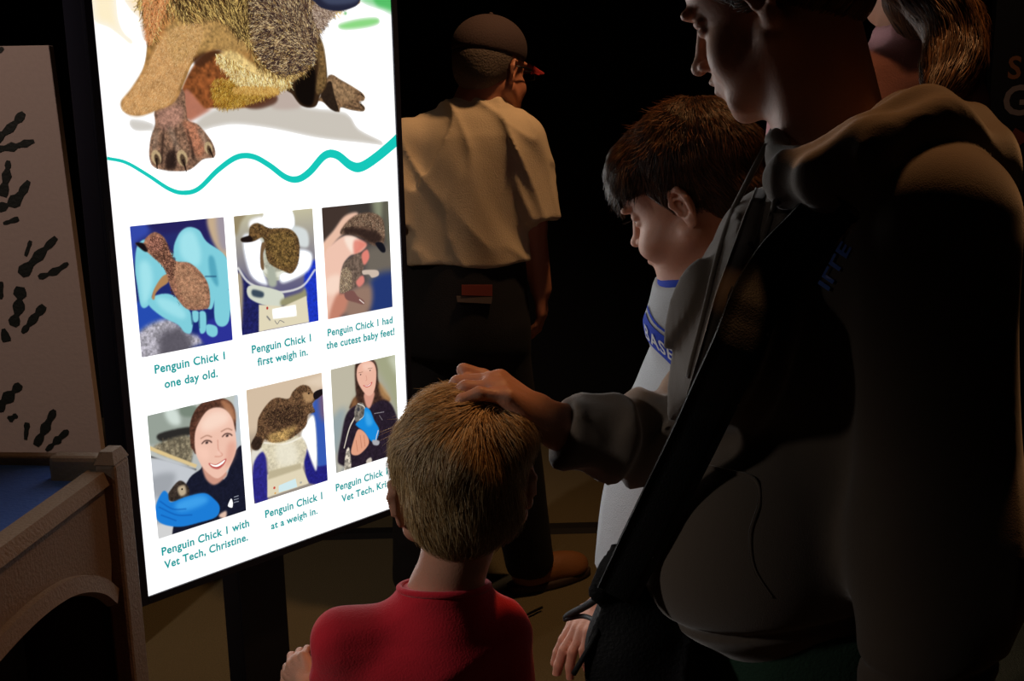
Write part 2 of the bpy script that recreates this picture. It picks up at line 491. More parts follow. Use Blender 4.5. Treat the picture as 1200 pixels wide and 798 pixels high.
# far foot and wing tip
fill(A([(800, 380), (860, 370), (900, 280), (950, 300), (1010, 335), (1032, 355), (1030, 372), (1012, 378), (1032, 395), (1028, 412), (985, 408), (945, 398), (938, 415), (905, 402), (870, 375)]), (120, 92, 66), 1, 1, tex=0.3)
fill(A([(905, 290), (960, 310), (1000, 345), (985, 375), (930, 365), (900, 330)]), (146, 116, 84), 4, 0.8, tex=0.2)
for a_ in ([(990, 345), (1025, 352)], [(985, 372), (1020, 380)], [(960, 388), (1022, 405)]): stroke(A(a_), 3, (70, 50, 36), 1, .7)
for a_ in ([(1020, 348), (1034, 362)], [(1018, 385), (1032, 403)], [(930, 395), (938, 416)]): stroke(A(a_), [4, 1], (24, 18, 14))
fill(A([(870, 350), (905, 300), (920, 350), (935, 410), (905, 402)]), (34, 24, 18), 1, .9)
fill(A([(742, 322), (800, 240), (850, 125), (875, 165), (890, 240), (892, 320), (870, 350), (850, 395), (800, 392), (765, 350)]), (56, 38, 24), 1)
fill(A([(835, 145), (858, 128), (882, 175), (892, 270), (888, 320), (862, 350), (850, 320), (862, 240)]), (112, 86, 52), 2, .95, tex=0.25)
fill(A([(790, 260), (845, 250), (850, 330), (838, 390), (800, 385), (775, 340)]), (14, 9, 7), 3, .95)
fill(A([(836, 205), (848, 200), (848, 235), (838, 245)]), (225, 215, 190), 1)
# belly, leg
fill(A([(360, 320), (420, 220), (500, 190), (720, 300), (700, 360), (640, 392), (560, 400), (460, 402), (380, 440), (350, 400)]), (132, 74, 38), 2, tex=0.25, ts=12)
fill(A([(470, 330), (560, 300), (700, 320), (680, 355), (600, 385), (500, 400)]), (150, 108, 36), 5, .9, tex=0.3)
fill(A([(600, 378), (700, 352), (705, 380), (650, 402), (600, 400)]), (86, 52, 38), 3, .9)
fur(A([(470, 300), (560, 290), (740, 310), (700, 350), (600, 385), (490, 402)]), [(196, 158, 60), (150, 104, 30), (96, 62, 20), (212, 176, 90)], 2600, 9, -110, .5)
fill(A([(350, 410), (372, 330), (440, 400), (470, 402), (392, 448), (378, 440)]), (186, 120, 98), 3, .9)
fill(A([(262, 400), (355, 330), (372, 400), (380, 445), (420, 465), (470, 530), (478, 580), (435, 590), (375, 632), (268, 625), (238, 590), (240, 520), (258, 460)]), (128, 96, 76), 1, tex=0.3, ts=5)
fill(A([(270, 410), (350, 390), (362, 440), (330, 470), (280, 480)]), (176, 130, 112), 5, .8, tex=.2)
fill(A([(362, 450), (410, 465), (440, 530), (430, 580), (400, 570), (380, 510)]), (184, 118, 88), 4, .85, tex=.25)
for a_ in ([(290, 470), (285, 540), (280, 610)], [(335, 470), (330, 540), (318, 615)], [(375, 480), (392, 540), (400, 590)]): stroke(A(a_), [3, 9], (48, 34, 28), 2, .85)
for a_ in ([(262, 480), (255, 560)], [(310, 470), (345, 560)], [(420, 480), (450, 540)]): stroke(A(a_), 12, (164, 138, 118), 4, .6, .3)
fill(A([(300, 570), (330, 560), (335, 620), (298, 625)]), (40, 28, 24), 3, .9)
for (x, y, r_) in ((262, 583, 17), (358, 585, 19), (455, 548, 15)):
    disc(A([(x, y)])[0], r_ / 3.158 * 2.3, r_ / 3.158 * 3.2, (196, 170, 128), 1, .95, .2)
    disc(A([(x + 3, y + 8)])[0], r_ / 3.158 * 1.2, r_ / 3.158 * 2.4, (70, 52, 38), 1, .9, .2)
for a_ in ([(262, 585), (266, 626)], [(360, 590), (374, 636)], [(458, 550), (474, 585)]): stroke(A(a_), [7, 2], (40, 28, 22), 0.5)
fur(A([(250, 480), (360, 450), (440, 500), (460, 560), (380, 600), (260, 600)]), [(86, 66, 54), (170, 140, 118), (60, 44, 36)], 900, 3, -80, .5, alpha=.35)
# body
body = [(215, -260), (222, 0), (215, 60), (228, 150), (215, 250), (170, 330), (132, 380), (150, 418), (200, 428), (262, 408), (330, 375), (372, 290), (400, 230), (470, 190), (510, 195), (560, 270), (600, 325), (660, 330), (760, 305), (830, 250), (838, 180), (860, 120), (895, 70), (930, 45), (1000, 20), (1015, -20), (980, -260)]
fill(A(body), (158, 116, 64), 1.5, tex=.22, ts=14)
fill(A([(215, -200), (222, 0), (215, 60), (228, 150), (290, 120), (340, 0), (330, -200)]), (196, 128, 74), 8, .9, tex=.2)
fill(A([(132, 380), (170, 330), (215, 260), (300, 110), (420, 80), (470, 110), (400, 200), (360, 290), (330, 375), (262, 408), (200, 428), (150, 418)]), (196, 146, 92), 4, .95, tex=.12, ts=10)
fill(A([(300, 100), (400, 60), (520, 80), (620, 180), (520, 190), (420, 190), (330, 240)]), (176, 140, 84), 6, .7, tex=.2)
fill(A([(620, 60), (760, -40), (900, 30), (840, 160), (830, 240), (740, 280), (660, 220)]), (84, 60, 50), 8, .95, tex=.35)
fill(A([(330, -200), (360, -20), (500, 60), (600, 90), (620, -200)]), (112, 84, 40), 10, .8, tex=.35)
fill(A([(480, 200), (560, 195), (640, 250), (760, 280), (825, 250), (760, 305), (660, 332), (600, 325), (540, 270)]), (226, 196, 130), 4, .9, tex=.2)
fill(A([(400, 215), (470, 188), (505, 190), (470, 215), (420, 250)]), (70, 40, 24), 3, .9)
flow = lambda X, Y: -70 - 30 * np.sin(X / 60.0) - 20 * np.cos(Y / 45.0)
fur(A([(240, -150), (250, 150), (300, 60), (480, 60), (600, 170), (640, 250), (760, 290), (830, 230), (850, 120), (900, 60), (950, 20), (950, -150)]), [(232, 204, 130), (206, 168, 92), (120, 86, 44), (64, 44, 28), (84, 60, 30)], 7000, 22, flow, .30, w=2, alpha=.7)
fur(A([(330, -150), (345, 60), (480, 60), (600, 130), (640, -150)]), [(56, 40, 22), (44, 30, 18), (224, 190, 110)], 1800, 26, flow, .25, w=2, alpha=.6, seed=5)
fur(A([(640, -60), (900, 0), (850, 140), (825, 240), (740, 285), (640, 230), (600, 100)]), [(46, 32, 34), (70, 50, 44), (150, 120, 84), (222, 196, 150), (34, 24, 30)], 4200, 20, lambda X, Y: -35 - 50 * np.sin(Y / 70.0 + X / 90.0), .32, w=2, alpha=.7)
fur(A([(480, 200), (560, 230), (640, 280), (760, 300), (700, 325), (600, 322), (540, 280)]), [(250, 232, 180), (226, 196, 120), (150, 112, 60)], 1500, 18, -85, .28, w=2)
fur(A([(140, 385), (220, 270), (300, 120), (430, 90), (420, 180), (370, 260), (320, 370), (220, 420), (150, 412)]), [(224, 178, 120), (206, 156, 98), (170, 120, 70), (236, 196, 144)], 6500, 5, -120, .5, alpha=.5)
fur(A([(220, -100), (225, 150), (260, 130), (330, -100)]), [(222, 140, 84), (180, 104, 58), (232, 172, 120)], 2200, 8, -110, .5, alpha=.6)
fur(A([(560, 320), (700, 320), (700, 345), (560, 340)]), [(220, 180, 100), (180, 130, 60)], 900, 10, -90, .3)
fur(A([(840, 20), (930, 20), (905, 70), (860, 110)]), [(220, 200, 180), (90, 66, 60), (150, 124, 104)], 1300, 8, -20, .5)
# bill
fill(A([(790, -60), (1020, -60), (1012, 8), (985, 30), (935, 42), (880, 32), (850, 10)]), (36, 38, 58), 1.5)
fill(A([(870, -20), (1005, -10), (990, 12), (900, 16)]), (70, 78, 104), 4, .8)
# teal wave
W_ = A([(80, 586), (150, 602), (230, 648), (310, 700), (365, 714), (420, 698), (490, 630), (560, 582), (620, 580), (680, 612), (740, 656), (785, 664), (830, 636), (885, 576), (930, 574), (980, 612), (1020, 618), (1080, 580), (1150, 520), (1200, 470)])
grad_w = [7, 8, 10, 12, 14, 14, 16, 20, 22, 26, 28, 30]
BOT = cover(smooth_closed(np.vstack([W_, [[TW + 60, 0], [-60, 0]]]) if False else W_))
wp = spline(W_, 6)
xs = np.arange(TW); wy = np.interp(xs, wp[:, 0], wp[:, 1])
rows = np.arange(TH)[:, None]; under = np.clip(wy[None, :] - rows, 0, 1)[..., None].astype(np.float32)
img = img * (1 - under) + np.float32(0.985) * under
stroke(W_, grad_w, (22, 200, 186), 0)

def photo(u0, v0, u1, v1, top, bot):
    global clip
    clip = [int(u0 * RES), int(v0 * RES), int(u1 * RES), int(v1 * RES)]
    grad(*clip, top, bot)
# 1: chick in blue gloves
photo(.0332, .4722, .2325, .7195, (40, 44, 104), (24, 40, 120)); A = Crop(145, 245, 4.43)
fill(A([(30, 60), (120, 80), (130, 130), (60, 180), (70, 250), (20, 300)]), (52, 72, 168), 6)
fill(A([(130, 60), (440, 40), (440, 160), (280, 120), (200, 130)]), (38, 34, 92), 5)
fill(A([(435, 40), (530, 40), (545, 250), (500, 230), (450, 140)]), (198, 172, 140), 4); fill(A([(480, 40), (540, 40), (540, 200), (500, 200)]), (160, 150, 160), 6)
fill(A([(60, 480), (250, 560), (200, 600), (60, 640)]), (38, 76, 176), 4)
fill(A([(80, 640), (230, 570), (330, 640), (420, 690), (90, 780)]), (170, 166, 176), 5, tex=.2); fill(A([(190, 650), (300, 620), (350, 720), (200, 760)]), (84, 80, 90), 8, .9)
fill(A([(400, 600), (560, 560), (580, 700), (420, 700)]), (44, 50, 150), 3)
teal = (128, 206, 220); tl2 = (170, 232, 240); tdk = (66, 150, 176)
fill(A([(280, 140), (330, 95), (390, 110), (430, 170), (530, 250), (548, 400), (520, 430), (490, 400), (470, 480), (440, 520), (330, 420), (260, 240)]), teal, 1.5)
fill(A([(290, 150), (330, 110), (370, 130), (400, 230), (380, 300), (300, 250)]), tl2, 6, .8)
fill(A([(70, 190), (120, 160), (150, 240), (260, 230), (230, 330), (160, 420), (128, 500), (90, 505), (70, 400), (58, 300)]), teal, 1.5)
fill(A([(80, 290), (130, 280), (150, 380), (120, 480), (95, 480)]), tl2, 6, .8)
fill(A([(480, 400), (550, 430), (545, 580), (500, 610), (470, 560)]), teal, 1.5); fill(A([(440, 250), (470, 260), (490, 400), (450, 350)]), tdk, 3, .7)
fill(A([(140, 460), (230, 440), (310, 490), (355, 560), (350, 640), (315, 640), (280, 600), (200, 560), (130, 500)]), teal, 1.5); fill(A([(170, 460), (260, 480), (320, 540), (300, 570), (200, 520)]), tl2, 5, .7)
fill(A([(430, 600), (480, 610), (485, 650), (460, 665), (430, 645)]), teal, 1); fill(A([(390, 540), (425, 540), (425, 630), (395, 640)]), teal, 1); fill(A([(355, 530), (388, 535), (385, 580), (362, 585)]), teal, 1)
for a_ in ([(350, 540), (355, 600)], [(390, 540), (392, 620)], [(430, 540), (432, 600)], [(420, 350), (480, 350)]): stroke(A(a_), 3, (30, 70, 110), 1, .8)
fill(A([(145, 460), (160, 410), (200, 350), (235, 340), (230, 380), (190, 410), (165, 440), (158, 470)]), (178, 130, 84), 1)
fill(A([(60, 180), (100, 178), (115, 150), (160, 120), (210, 150), (240, 220), (270, 270), (340, 280), (400, 330), (440, 400), (445, 500), (410, 522), (330, 520), (280, 470), (240, 400), (210, 310), (150, 250), (110, 215)]), (150, 104, 82), 1, tex=.25)
fill(A([(260, 290), (340, 300), (400, 350), (430, 430), (420, 500), (340, 500), (290, 430)]), (172, 128, 98), 5, .8, tex=.2)
fill(A([(60, 178), (100, 178), (125, 215), (105, 220)]), (24, 16, 20), 1); fill(A([(130, 150), (180, 150), (200, 200), (160, 220), (125, 200)]), (196, 132, 112), 4, .8)
fur(A([(150, 140), (220, 170), (270, 280), (240, 420), (300, 500), (270, 470), (220, 330), (150, 240), (120, 200)]), [(40, 24, 22), (90, 56, 44), (60, 36, 30)], 900, 4, -60, .6)
fur(A([(260, 290), (400, 340), (440, 500), (320, 510)]), [(200, 156, 120), (120, 80, 60)], 900, 4, -60, .6, alpha=.6)
# 2: chick in a bowl on scales
photo(.2545, .478, .4475, .7188, (196, 190, 160), (46, 44, 110)); A = Crop(270, 235, 4.836)
fill(A([(0, 60), (100, 60), (60, 120), (30, 200)]), (150, 136, 104), 4); fill(A([(30, 400), (120, 480), (200, 600), (150, 760), (60, 770)]), (32, 34, 92), 3, tex=.15)
fill(A([(40, 420), (70, 480), (60, 740), (30, 760)]), (170, 156, 130), 3); fill(A([(420, 400), (500, 360), (520, 680), (440, 700)]), (30, 54, 190), 3, tex=.1)
disc(A([(258, 290)])[0], 63, 75, (190, 190, 166), 1); disc(A([(258, 285)])[0], 58, 69, (226, 226, 208), 1)
disc(A([(255, 275)])[0], 52, 60, (176, 176, 158), 1, tex=.1)
fill(A([(200, 60), (340, 50), (360, 160), (290, 170), (190, 150)]), (240, 244, 250), 2); fill(A([(70, 200), (180, 230), (180, 380), (210, 480), (110, 420)]), (238, 242, 250), 3)
fill(A([(380, 280), (460, 300), (440, 400), (300, 470), (280, 420), (370, 380)]), (236, 240, 246), 3); fill(A([(350, 150), (430, 170), (440, 260), (380, 250)]), (214, 220, 220), 3)
fill(A([(110, 110), (180, 90), (180, 140), (110, 160)]), (240, 240, 240), 3); fill(A([(210, 380), (250, 390), (260, 480), (215, 480)]), (170, 176, 160), 3)
stroke(A([(40, 380), (110, 470), (250, 520), (400, 490), (480, 390)]), 6, (246, 246, 236), 1, .8)
fill(A([(60, 215), (100, 205), (110, 150), (150, 128), (200, 150), (230, 160), (330, 160), (385, 220), (385, 340), (350, 410), (300, 400), (215, 350), (195, 250), (180, 210), (130, 232), (68, 234)]), (100, 74, 44), 1, tex=.3)
fill(A([(215, 200), (330, 180), (370, 260), (360, 370), (290, 380), (230, 310)]), (120, 94, 50), 5, .8, tex=.35); fill(A([(60, 215), (110, 200), (125, 230), (70, 236)]), (30, 20, 18), 1)
fill(A([(178, 240), (205, 250), (185, 300), (190, 388), (172, 380), (168, 310)]), (116, 88, 60), 1)
fur(A([(110, 150), (200, 150), (330, 165), (385, 240), (380, 360), (310, 400), (210, 330), (180, 210)]), [(60, 40, 28), (150, 120, 70), (40, 28, 20)], 1800, 4, -50, .8, alpha=.6)
fill(A([(115, 480), (290, 520), (285, 600), (180, 590), (100, 545)]), (212, 216, 200), 1); fill(A([(125, 505), (185, 520), (180, 550), (125, 540)]), (60, 74, 90), 2); fill(A([(290, 560), (400, 520), (420, 490), (425, 560), (300, 600)]), (150, 146, 110), 3)
fill(A([(160, 590), (300, 600), (430, 540), (445, 690), (160, 745)]), (226, 216, 186), 1, smooth=False); fill(A([(235, 615), (370, 590), (375, 655), (240, 672)]), (250, 250, 246), 1, smooth=False)
disc(A([(208, 610)])[0], 3, 4, (180, 40, 40)); stroke(A([(205, 655), (225, 680)]), 3, (90, 90, 100), 1); stroke(A([(250, 680), (265, 700), (280, 680), (305, 692)]), 1.6, (100, 100, 110))
# 3: chick's feet held in a hand
photo(.4715, .4775, .6572, .7178, (60, 54, 50), (70, 66, 76)); A = Crop(370, 225, 5.32)
fill(A([(20, 90), (180, 80), (200, 140), (100, 250), (30, 340)]), (66, 52, 46), 8); fill(A([(350, 50), (420, 50), (420, 160), (380, 200)]), (136, 140, 116), 10); fill(A([(420, 60), (470, 60), (480, 400), (430, 300)]), (96, 94, 80), 8)
fill(A([(310, 350), (480, 360), (480, 560), (340, 620)]), (110, 102, 92), 12); fill(A([(340, 560), (420, 500), (500, 520), (500, 700), (340, 740)]), (36, 56, 116), 10)
fill(A([(200, 620), (340, 580), (330, 740), (160, 760)]), (150, 120, 104), 8)
fill(A([(40, 330), (110, 240), (180, 150), (260, 130), (240, 200), (130, 300), (40, 430)]), (234, 190, 166), 3); fill(A([(50, 420), (110, 320), (190, 270), (260, 290), (315, 330), (270, 380), (210, 400), (165, 470), (150, 600), (120, 780), (60, 790)]), (240, 196, 176), 2)
fill(A([(180, 280), (250, 285), (270, 340), (230, 380), (190, 330)]), (252, 232, 216), 4, .9); fill(A([(240, 300), (318, 320), (290, 360), (240, 390)]), (222, 120, 104), 4, .8); fill(A([(70, 540), (150, 520), (140, 620), (70, 640)]), (250, 222, 204), 6, .8); fill(A([(130, 640), (200, 650), (170, 760), (80, 800)]), (196, 130, 108), 5)
fill(A([(150, 260), (190, 190), (260, 140), (350, 130), (415, 170), (428, 260), (425, 310), (400, 335), (350, 330), (290, 290), (220, 265)]), (106, 82, 66), 2, tex=.3); fill(A([(180, 220), (260, 225), (380, 250), (410, 300), (350, 320), (260, 270), (180, 258)]), (46, 32, 28), 4, .9)
fur(A([(160, 240), (250, 150), (350, 140), (415, 180), (420, 280), (340, 220), (200, 220)]), [(196, 170, 140), (120, 94, 74), (60, 44, 36)], 1200, 4, 60, .7, alpha=.6)
fill(A([(370, 320), (410, 315), (432, 350), (430, 376), (405, 372)]), (20, 20, 28), 1)
fill(A([(165, 470), (200, 420), (280, 380), (300, 450), (270, 560), (220, 610), (150, 620)]), (110, 92, 80), 2, tex=.2); fur(A([(160, 490), (215, 480), (220, 600), (150, 620)]), [(206, 186, 150), (150, 124, 96)], 500, 4, -80, .6)
fill(A([(285, 390), (320, 360), (332, 410), (300, 455)]), (226, 130, 116), 2); fill(A([(250, 560), (290, 520), (302, 560), (270, 592)]), (220, 130, 118), 2)
fill(A([(290, 490), (340, 485), (385, 490), (390, 520), (350, 535), (330, 515), (295, 515)]), (206, 186, 170), 1); fill(A([(180, 630), (230, 615), (260, 650), (300, 680), (296, 702), (250, 690), (190, 670)]), (124, 84, 78), 1); stroke(A([(270, 670), (300, 695)]), 3, (230, 210, 200))
# 4: woman with a chick in blue gloves
photo(.0335, .1095, .2345, .3590, (190, 196, 188), (176, 178, 182)); A = Crop(165, 455, 4.315)
fill(A([(30, 140), (260, 90), (250, 200), (50, 290)]), (150, 160, 150), 4); fill(A([(120, 120), (180, 110), (200, 180), (150, 180)]), (210, 222, 214), 5); fill(A([(200, 100), (280, 90), (270, 140), (210, 140)]), (120, 134, 120), 3)
fill(A([(90, 230), (250, 195), (250, 235), (110, 270)]), (44, 42, 40), 2); fill(A([(60, 300), (250, 240), (250, 390), (200, 370)]), (128, 118, 96), 3, tex=.25); 
for k_ in range(5): stroke(A([(110 + 28 * k_, 250), (120 + 28 * k_, 340)]), 3, (92, 82, 66), 1, .7)
stroke(A([(40, 300), (150, 345), (280, 395)]), 9, (222, 196, 140), 1); stroke(A([(45, 345), (160, 380), (280, 412)]), 4, (70, 70, 70), 1)
fill(A([(50, 360), (270, 410), (230, 480), (160, 500), (70, 600)]), (196, 200, 206), 4); fill(A([(60, 450), (170, 430), (150, 520), (80, 560)]), (160, 164, 170), 7)
fill(A([(80, 690), (170, 690), (160, 740), (80, 760)]), (210, 210, 210), 3)
fill(A([(470, 60), (500, 60), (500, 330), (470, 330)]), (190, 200, 206), 3)
fill(A([(160, 720), (230, 480), (300, 410), (330, 380), (420, 460), (470, 330), (520, 310), (540, 610), (400, 660), (200, 740)]), (24, 26, 44), 1.5, tex=.1)
fill(A([(252, 290), (248, 180), (290, 90), (370, 52), (440, 60), (475, 110), (480, 220), (470, 200), (420, 130), (340, 150), (290, 220), (280, 330), (262, 310)]), (84, 52, 40), 1.5, tex=.2); fill(A([(400, 60), (450, 75), (478, 130), (470, 170), (430, 120)]), (190, 130, 92), 4, .8)
fill(A([(320, 370), (430, 420), (415, 460), (370, 488), (330, 460), (310, 400)]), (206, 150, 130), 2)
fill(A([(276, 320), (272, 240), (290, 180), (340, 110), (410, 100), (460, 150), (478, 230), (482, 300), (470, 350), (440, 410), (390, 455), (340, 430), (300, 380)]), (240, 194, 174), 1.5)
fill(A([(300, 180), (360, 120), (430, 120), (440, 170), (330, 220)]), (252, 222, 204), 8, .8); fill(A([(440, 280), (480, 280), (470, 350), (430, 400)]), (222, 160, 140), 6, .7); fill(A([(290, 300), (340, 310), (340, 360), (300, 350)]), (250, 204, 184), 5, .7)
for (x, y) in ((333, 275), (436, 240)):
    stroke(A([(x - 26, y + 6), (x - 8, y - 10), (x + 14, y - 9), (x + 26, y)]), 3, (70, 44, 38), 1); disc(A([(x, y)])[0], 4.2, 3.2, (60, 44, 44), 1)
    stroke(A([(x - 32, y - 20), (x, y - 36), (x + 26, y - 28)]), 2.6, (140, 96, 76), 1, .7)
stroke(A([(388, 260), (392, 310), (412, 335), (398, 345), (372, 345)]), 2.4, (206, 140, 120), 1.5, .8); disc(A([(395, 325)])[0], 5, 5, (250, 206, 190), 3, .7)
fill(A([(342, 378), (380, 385), (430, 355), (420, 385), (392, 408), (360, 402)]), (190, 88, 84), 1); fill(A([(350, 382), (382, 388), (424, 362), (414, 380), (388, 396), (364, 394)]), (252, 248, 242), .8)
fill(A([(160, 500), (200, 466), (240, 500), (240, 550), (190, 575), (130, 560)]), (56, 46, 40), 1, tex=.3); fill(A([(185, 505), (220, 490), (228, 530), (200, 545)]), (190, 170, 140), 2); disc(A([(208, 510)])[0], 2.2, 2.6, (20, 16, 16))
fill(A([(76, 590), (110, 522), (135, 530), (150, 575), (230, 548), (320, 530), (370, 560), (398, 600), (380, 650), (290, 680), (200, 700), (120, 690), (80, 660)]), (28, 124, 214), 1)
fill(A([(180, 580), (300, 540), (340, 570), (260, 610), (190, 620)]), (70, 168, 240), 6, .8)
for a_ in ([(90, 600), (180, 640), (260, 640)], [(95, 570), (160, 610), (230, 610)], [(100, 640), (180, 670)]): stroke(A(a_), 2.5, (14, 84, 170), 1, .8)
fill(A([(395, 640), (430, 620), (430, 650), (405, 655)]), (226, 190, 170), 2)
fill(A([(440, 590), (455, 558), (464, 575), (462, 602), (445, 600)]), (240, 240, 240), .6); 
for k_ in range(3): stroke(A([(470, 550 + 14 * k_), (494, 543 + 14 * k_)]), 2, (150, 156, 170), .6)
# 5: chick on scales
photo(.2545, .1175, .4478, .3635, (206, 182, 154), (150, 140, 130)); A = Crop(282, 430, 4.836)
fill(A([(30, 140), (470, 30), (470, 150), (250, 200), (60, 380)]), (212, 190, 164), 8); fill(A([(350, 90), (470, 40), (470, 120)]), (226, 206, 182), 6)
fill(A([(400, 210), (480, 180), (500, 620), (430, 560)]), (54, 90, 180), 6); fill(A([(440, 150), (480, 150), (485, 300), (450, 280)]), (150, 90, 80), 8, .6)
fill(A([(60, 480), (130, 460), (120, 700), (80, 740), (70, 600)]), (226, 220, 208), 3); fill(A([(70, 560), (130, 480), (150, 600), (150, 760), (80, 770)]), (44, 40, 130), 2, tex=.1)
fill(A([(350, 470), (400, 480), (430, 560), (500, 560), (510, 640), (390, 660), (360, 560)]), (36, 34, 124), 2, tex=.1); fill(A([(340, 380), (410, 270), (430, 420), (430, 580), (410, 560), (370, 450)]), (236, 236, 232), 2)
fill(A([(110, 440), (180, 420), (320, 390), (372, 450), (360, 530), (340, 575), (230, 610), (160, 600), (150, 520)]), (216, 206, 178), 2, tex=.08); fill(A([(200, 440), (300, 430), (320, 540), (220, 560)]), (238, 232, 212), 8, .8); stroke(A([(130, 430), (250, 435), (350, 395)]), 4, (246, 240, 226), 1)
fill(A([(150, 610), (345, 560), (385, 660), (150, 740)]), (226, 214, 184), 1, smooth=False); fill(A([(160, 590), (340, 545), (345, 575), (150, 640)]), (190, 178, 146), 2, smooth=False); fill(A([(215, 672), (310, 632), (320, 680), (215, 712)]), (210, 234, 238), .8, smooth=False)
disc(A([(190, 685)])[0], 3.4, 3.6, (200, 70, 60)); disc(A([(195, 715)])[0], 3, 2.6, (220, 170, 90)); disc(A([(340, 655)])[0], 4, 3, (170, 170, 160))
chk = [(58, 440), (90, 370), (100, 290), (150, 210), (200, 175), (270, 180), (295, 140), (340, 105), (385, 110), (415, 150), (460, 130), (468, 150), (420, 190), (405, 215), (420, 255), (380, 270), (370, 330), (320, 380), (260, 415), (180, 428), (135, 410), (110, 460), (75, 470)]
fill(A(chk), (92, 66, 46), 1.2, tex=.35); fill(A([(150, 390), (250, 350), (320, 330), (260, 412), (180, 426)]), (206, 168, 100), 5, .85, tex=.2); fill(A([(180, 240), (330, 220), (360, 300), (230, 340), (150, 330)]), (50, 34, 26), 8, .8, tex=.3)
fur(A(chk), [(140, 104, 70), (40, 26, 20), (170, 132, 90), (70, 48, 34)], 2600, 4.5, -60, .9, alpha=.65); fill(A([(350, 150), (410, 150), (410, 190), (370, 200)]), (196, 156, 110), 3, .8); disc(A([(385, 150)])[0], 3, 2.6, (20, 14, 14)); fill(A([(410, 165), (420, 140), (462, 125), (468, 148), (425, 185)]), (26, 20, 22), .8)
fill(A([(58, 440), (85, 395), (120, 410), (105, 465), (75, 470)]), (40, 28, 24), 2, .8)
# 6: woman holding a chick
photo(.4715, .1275, .6588, .3650, (176, 172, 150), (150, 152, 150)); A = Crop(380, 405, 5.15)
fill(A([(30, 150), (180, 110), (190, 300), (150, 380), (60, 500)]), (190, 184, 164), 10); fill(A([(50, 440), (130, 380), (90, 600), (60, 640)]), (150, 164, 166), 10); fill(A([(300, 80), (440, 50), (445, 400), (380, 250)]), (162, 164, 132), 10); fill(A([(380, 70), (440, 50), (445, 200)]), (196, 200, 176), 8); fill(A([(70, 650), (140, 700), (80, 780)]), (190, 186, 170), 5)
fill(A([(186, 250), (184, 130), (205, 95), (290, 85), (318, 130), (325, 210), (360, 280), (395, 330), (340, 370), (300, 360), (260, 380), (200, 360), (150, 380), (170, 330), (190, 300)]), (64, 42, 34), 2, tex=.2); fill(A([(330, 220), (395, 310), (390, 340), (340, 300)]), (190, 144, 92), 4, .8); fill(A([(165, 340), (190, 310), (200, 380), (160, 420)]), (150, 104, 66), 4, .8)
fill(A([(80, 680), (100, 560), (130, 420), (190, 360), (260, 370), (340, 330), (400, 350), (440, 450), (450, 600), (420, 660), (330, 690), (200, 740), (100, 720)]), (40, 30, 42), 2, tex=.15)
fill(A([(240, 290), (300, 280), (290, 340), (270, 380), (250, 360)]), (216, 156, 136), 2)
fill(A([(196, 200), (200, 130), (240, 95), (290, 100), (312, 150), (308, 240), (290, 290), (260, 302), (222, 260)]), (236, 182, 160), 1.5); fill(A([(230, 110), (285, 105), (290, 140), (240, 150)]), (248, 206, 186), 5, .8)
for (x, y) in ((218, 175), (275, 150)): disc(A([(x, y)])[0], 2.6, 1.6, (60, 40, 38), .6); stroke(A([(x - 14, y - 10), (x + 14, y - 16)]), 1.5, (110, 76, 60), .6, .7)
fill(A([(232, 240), (262, 238), (288, 218), (280, 240), (256, 252)]), (200, 90, 84), .8); fill(A([(240, 241), (262, 241), (282, 226), (272, 240), (256, 246)]), (250, 244, 236), .5); stroke(A([(250, 180), (256, 205), (248, 212)]), 1.4, (206, 140, 120), .6)
stroke(A([(185, 430), (150, 500), (118, 620)]), [5, 3], (216, 206, 190), .6); fill(A([(130, 640), (150, 620), (160, 740), (120, 750)]), (186, 176, 160), 1.5, tex=.3)
fill(A([(160, 640), (180, 560), (205, 505), (250, 530), (268, 590), (220, 650), (180, 662)]), (226, 160, 130), 1.5); 
for a_ in ([(190, 570), (200, 640)], [(215, 540), (225, 620)], [(238, 540), (245, 610)]): stroke(A(a_), 1.8, (176, 108, 84), .6, .8)
fill(A([(180, 400), (200, 350), (235, 350), (250, 400), (220, 450), (190, 460)]), (110, 104, 96), 1, tex=.3); disc(A([(205, 385)])[0], 5, 6, (60, 60, 66), 1); stroke(A([(200, 350), (240, 370), (240, 420), (210, 450)]), 2.4, (226, 222, 210), .6)
fill(A([(190, 470), (235, 430), (245, 375), (275, 390), (300, 450), (330, 510), (310, 575), (280, 575), (240, 520), (200, 490)]), (24, 138, 220), 1); fill(A([(245, 400), (270, 410), (290, 470), (255, 480)]), (80, 178, 240), 4, .7)
stroke(A([(325, 510), (312, 560), (318, 600)]), 3, (210, 214, 220), .6); fill(A([(290, 570), (330, 575), (325, 600), (295, 598)]), (170, 170, 176), 1); stroke(A([(300, 410), (360, 400)]), 2, (170, 164, 170), .8, .8); stroke(A([(330, 420), (350, 450)]), 2, (140, 134, 140), .8, .8)
fill(A([(255, 690), (280, 675), (285, 700), (255, 712)]), (200, 190, 176), 1.5)
clip = [0, 0, TW, TH]

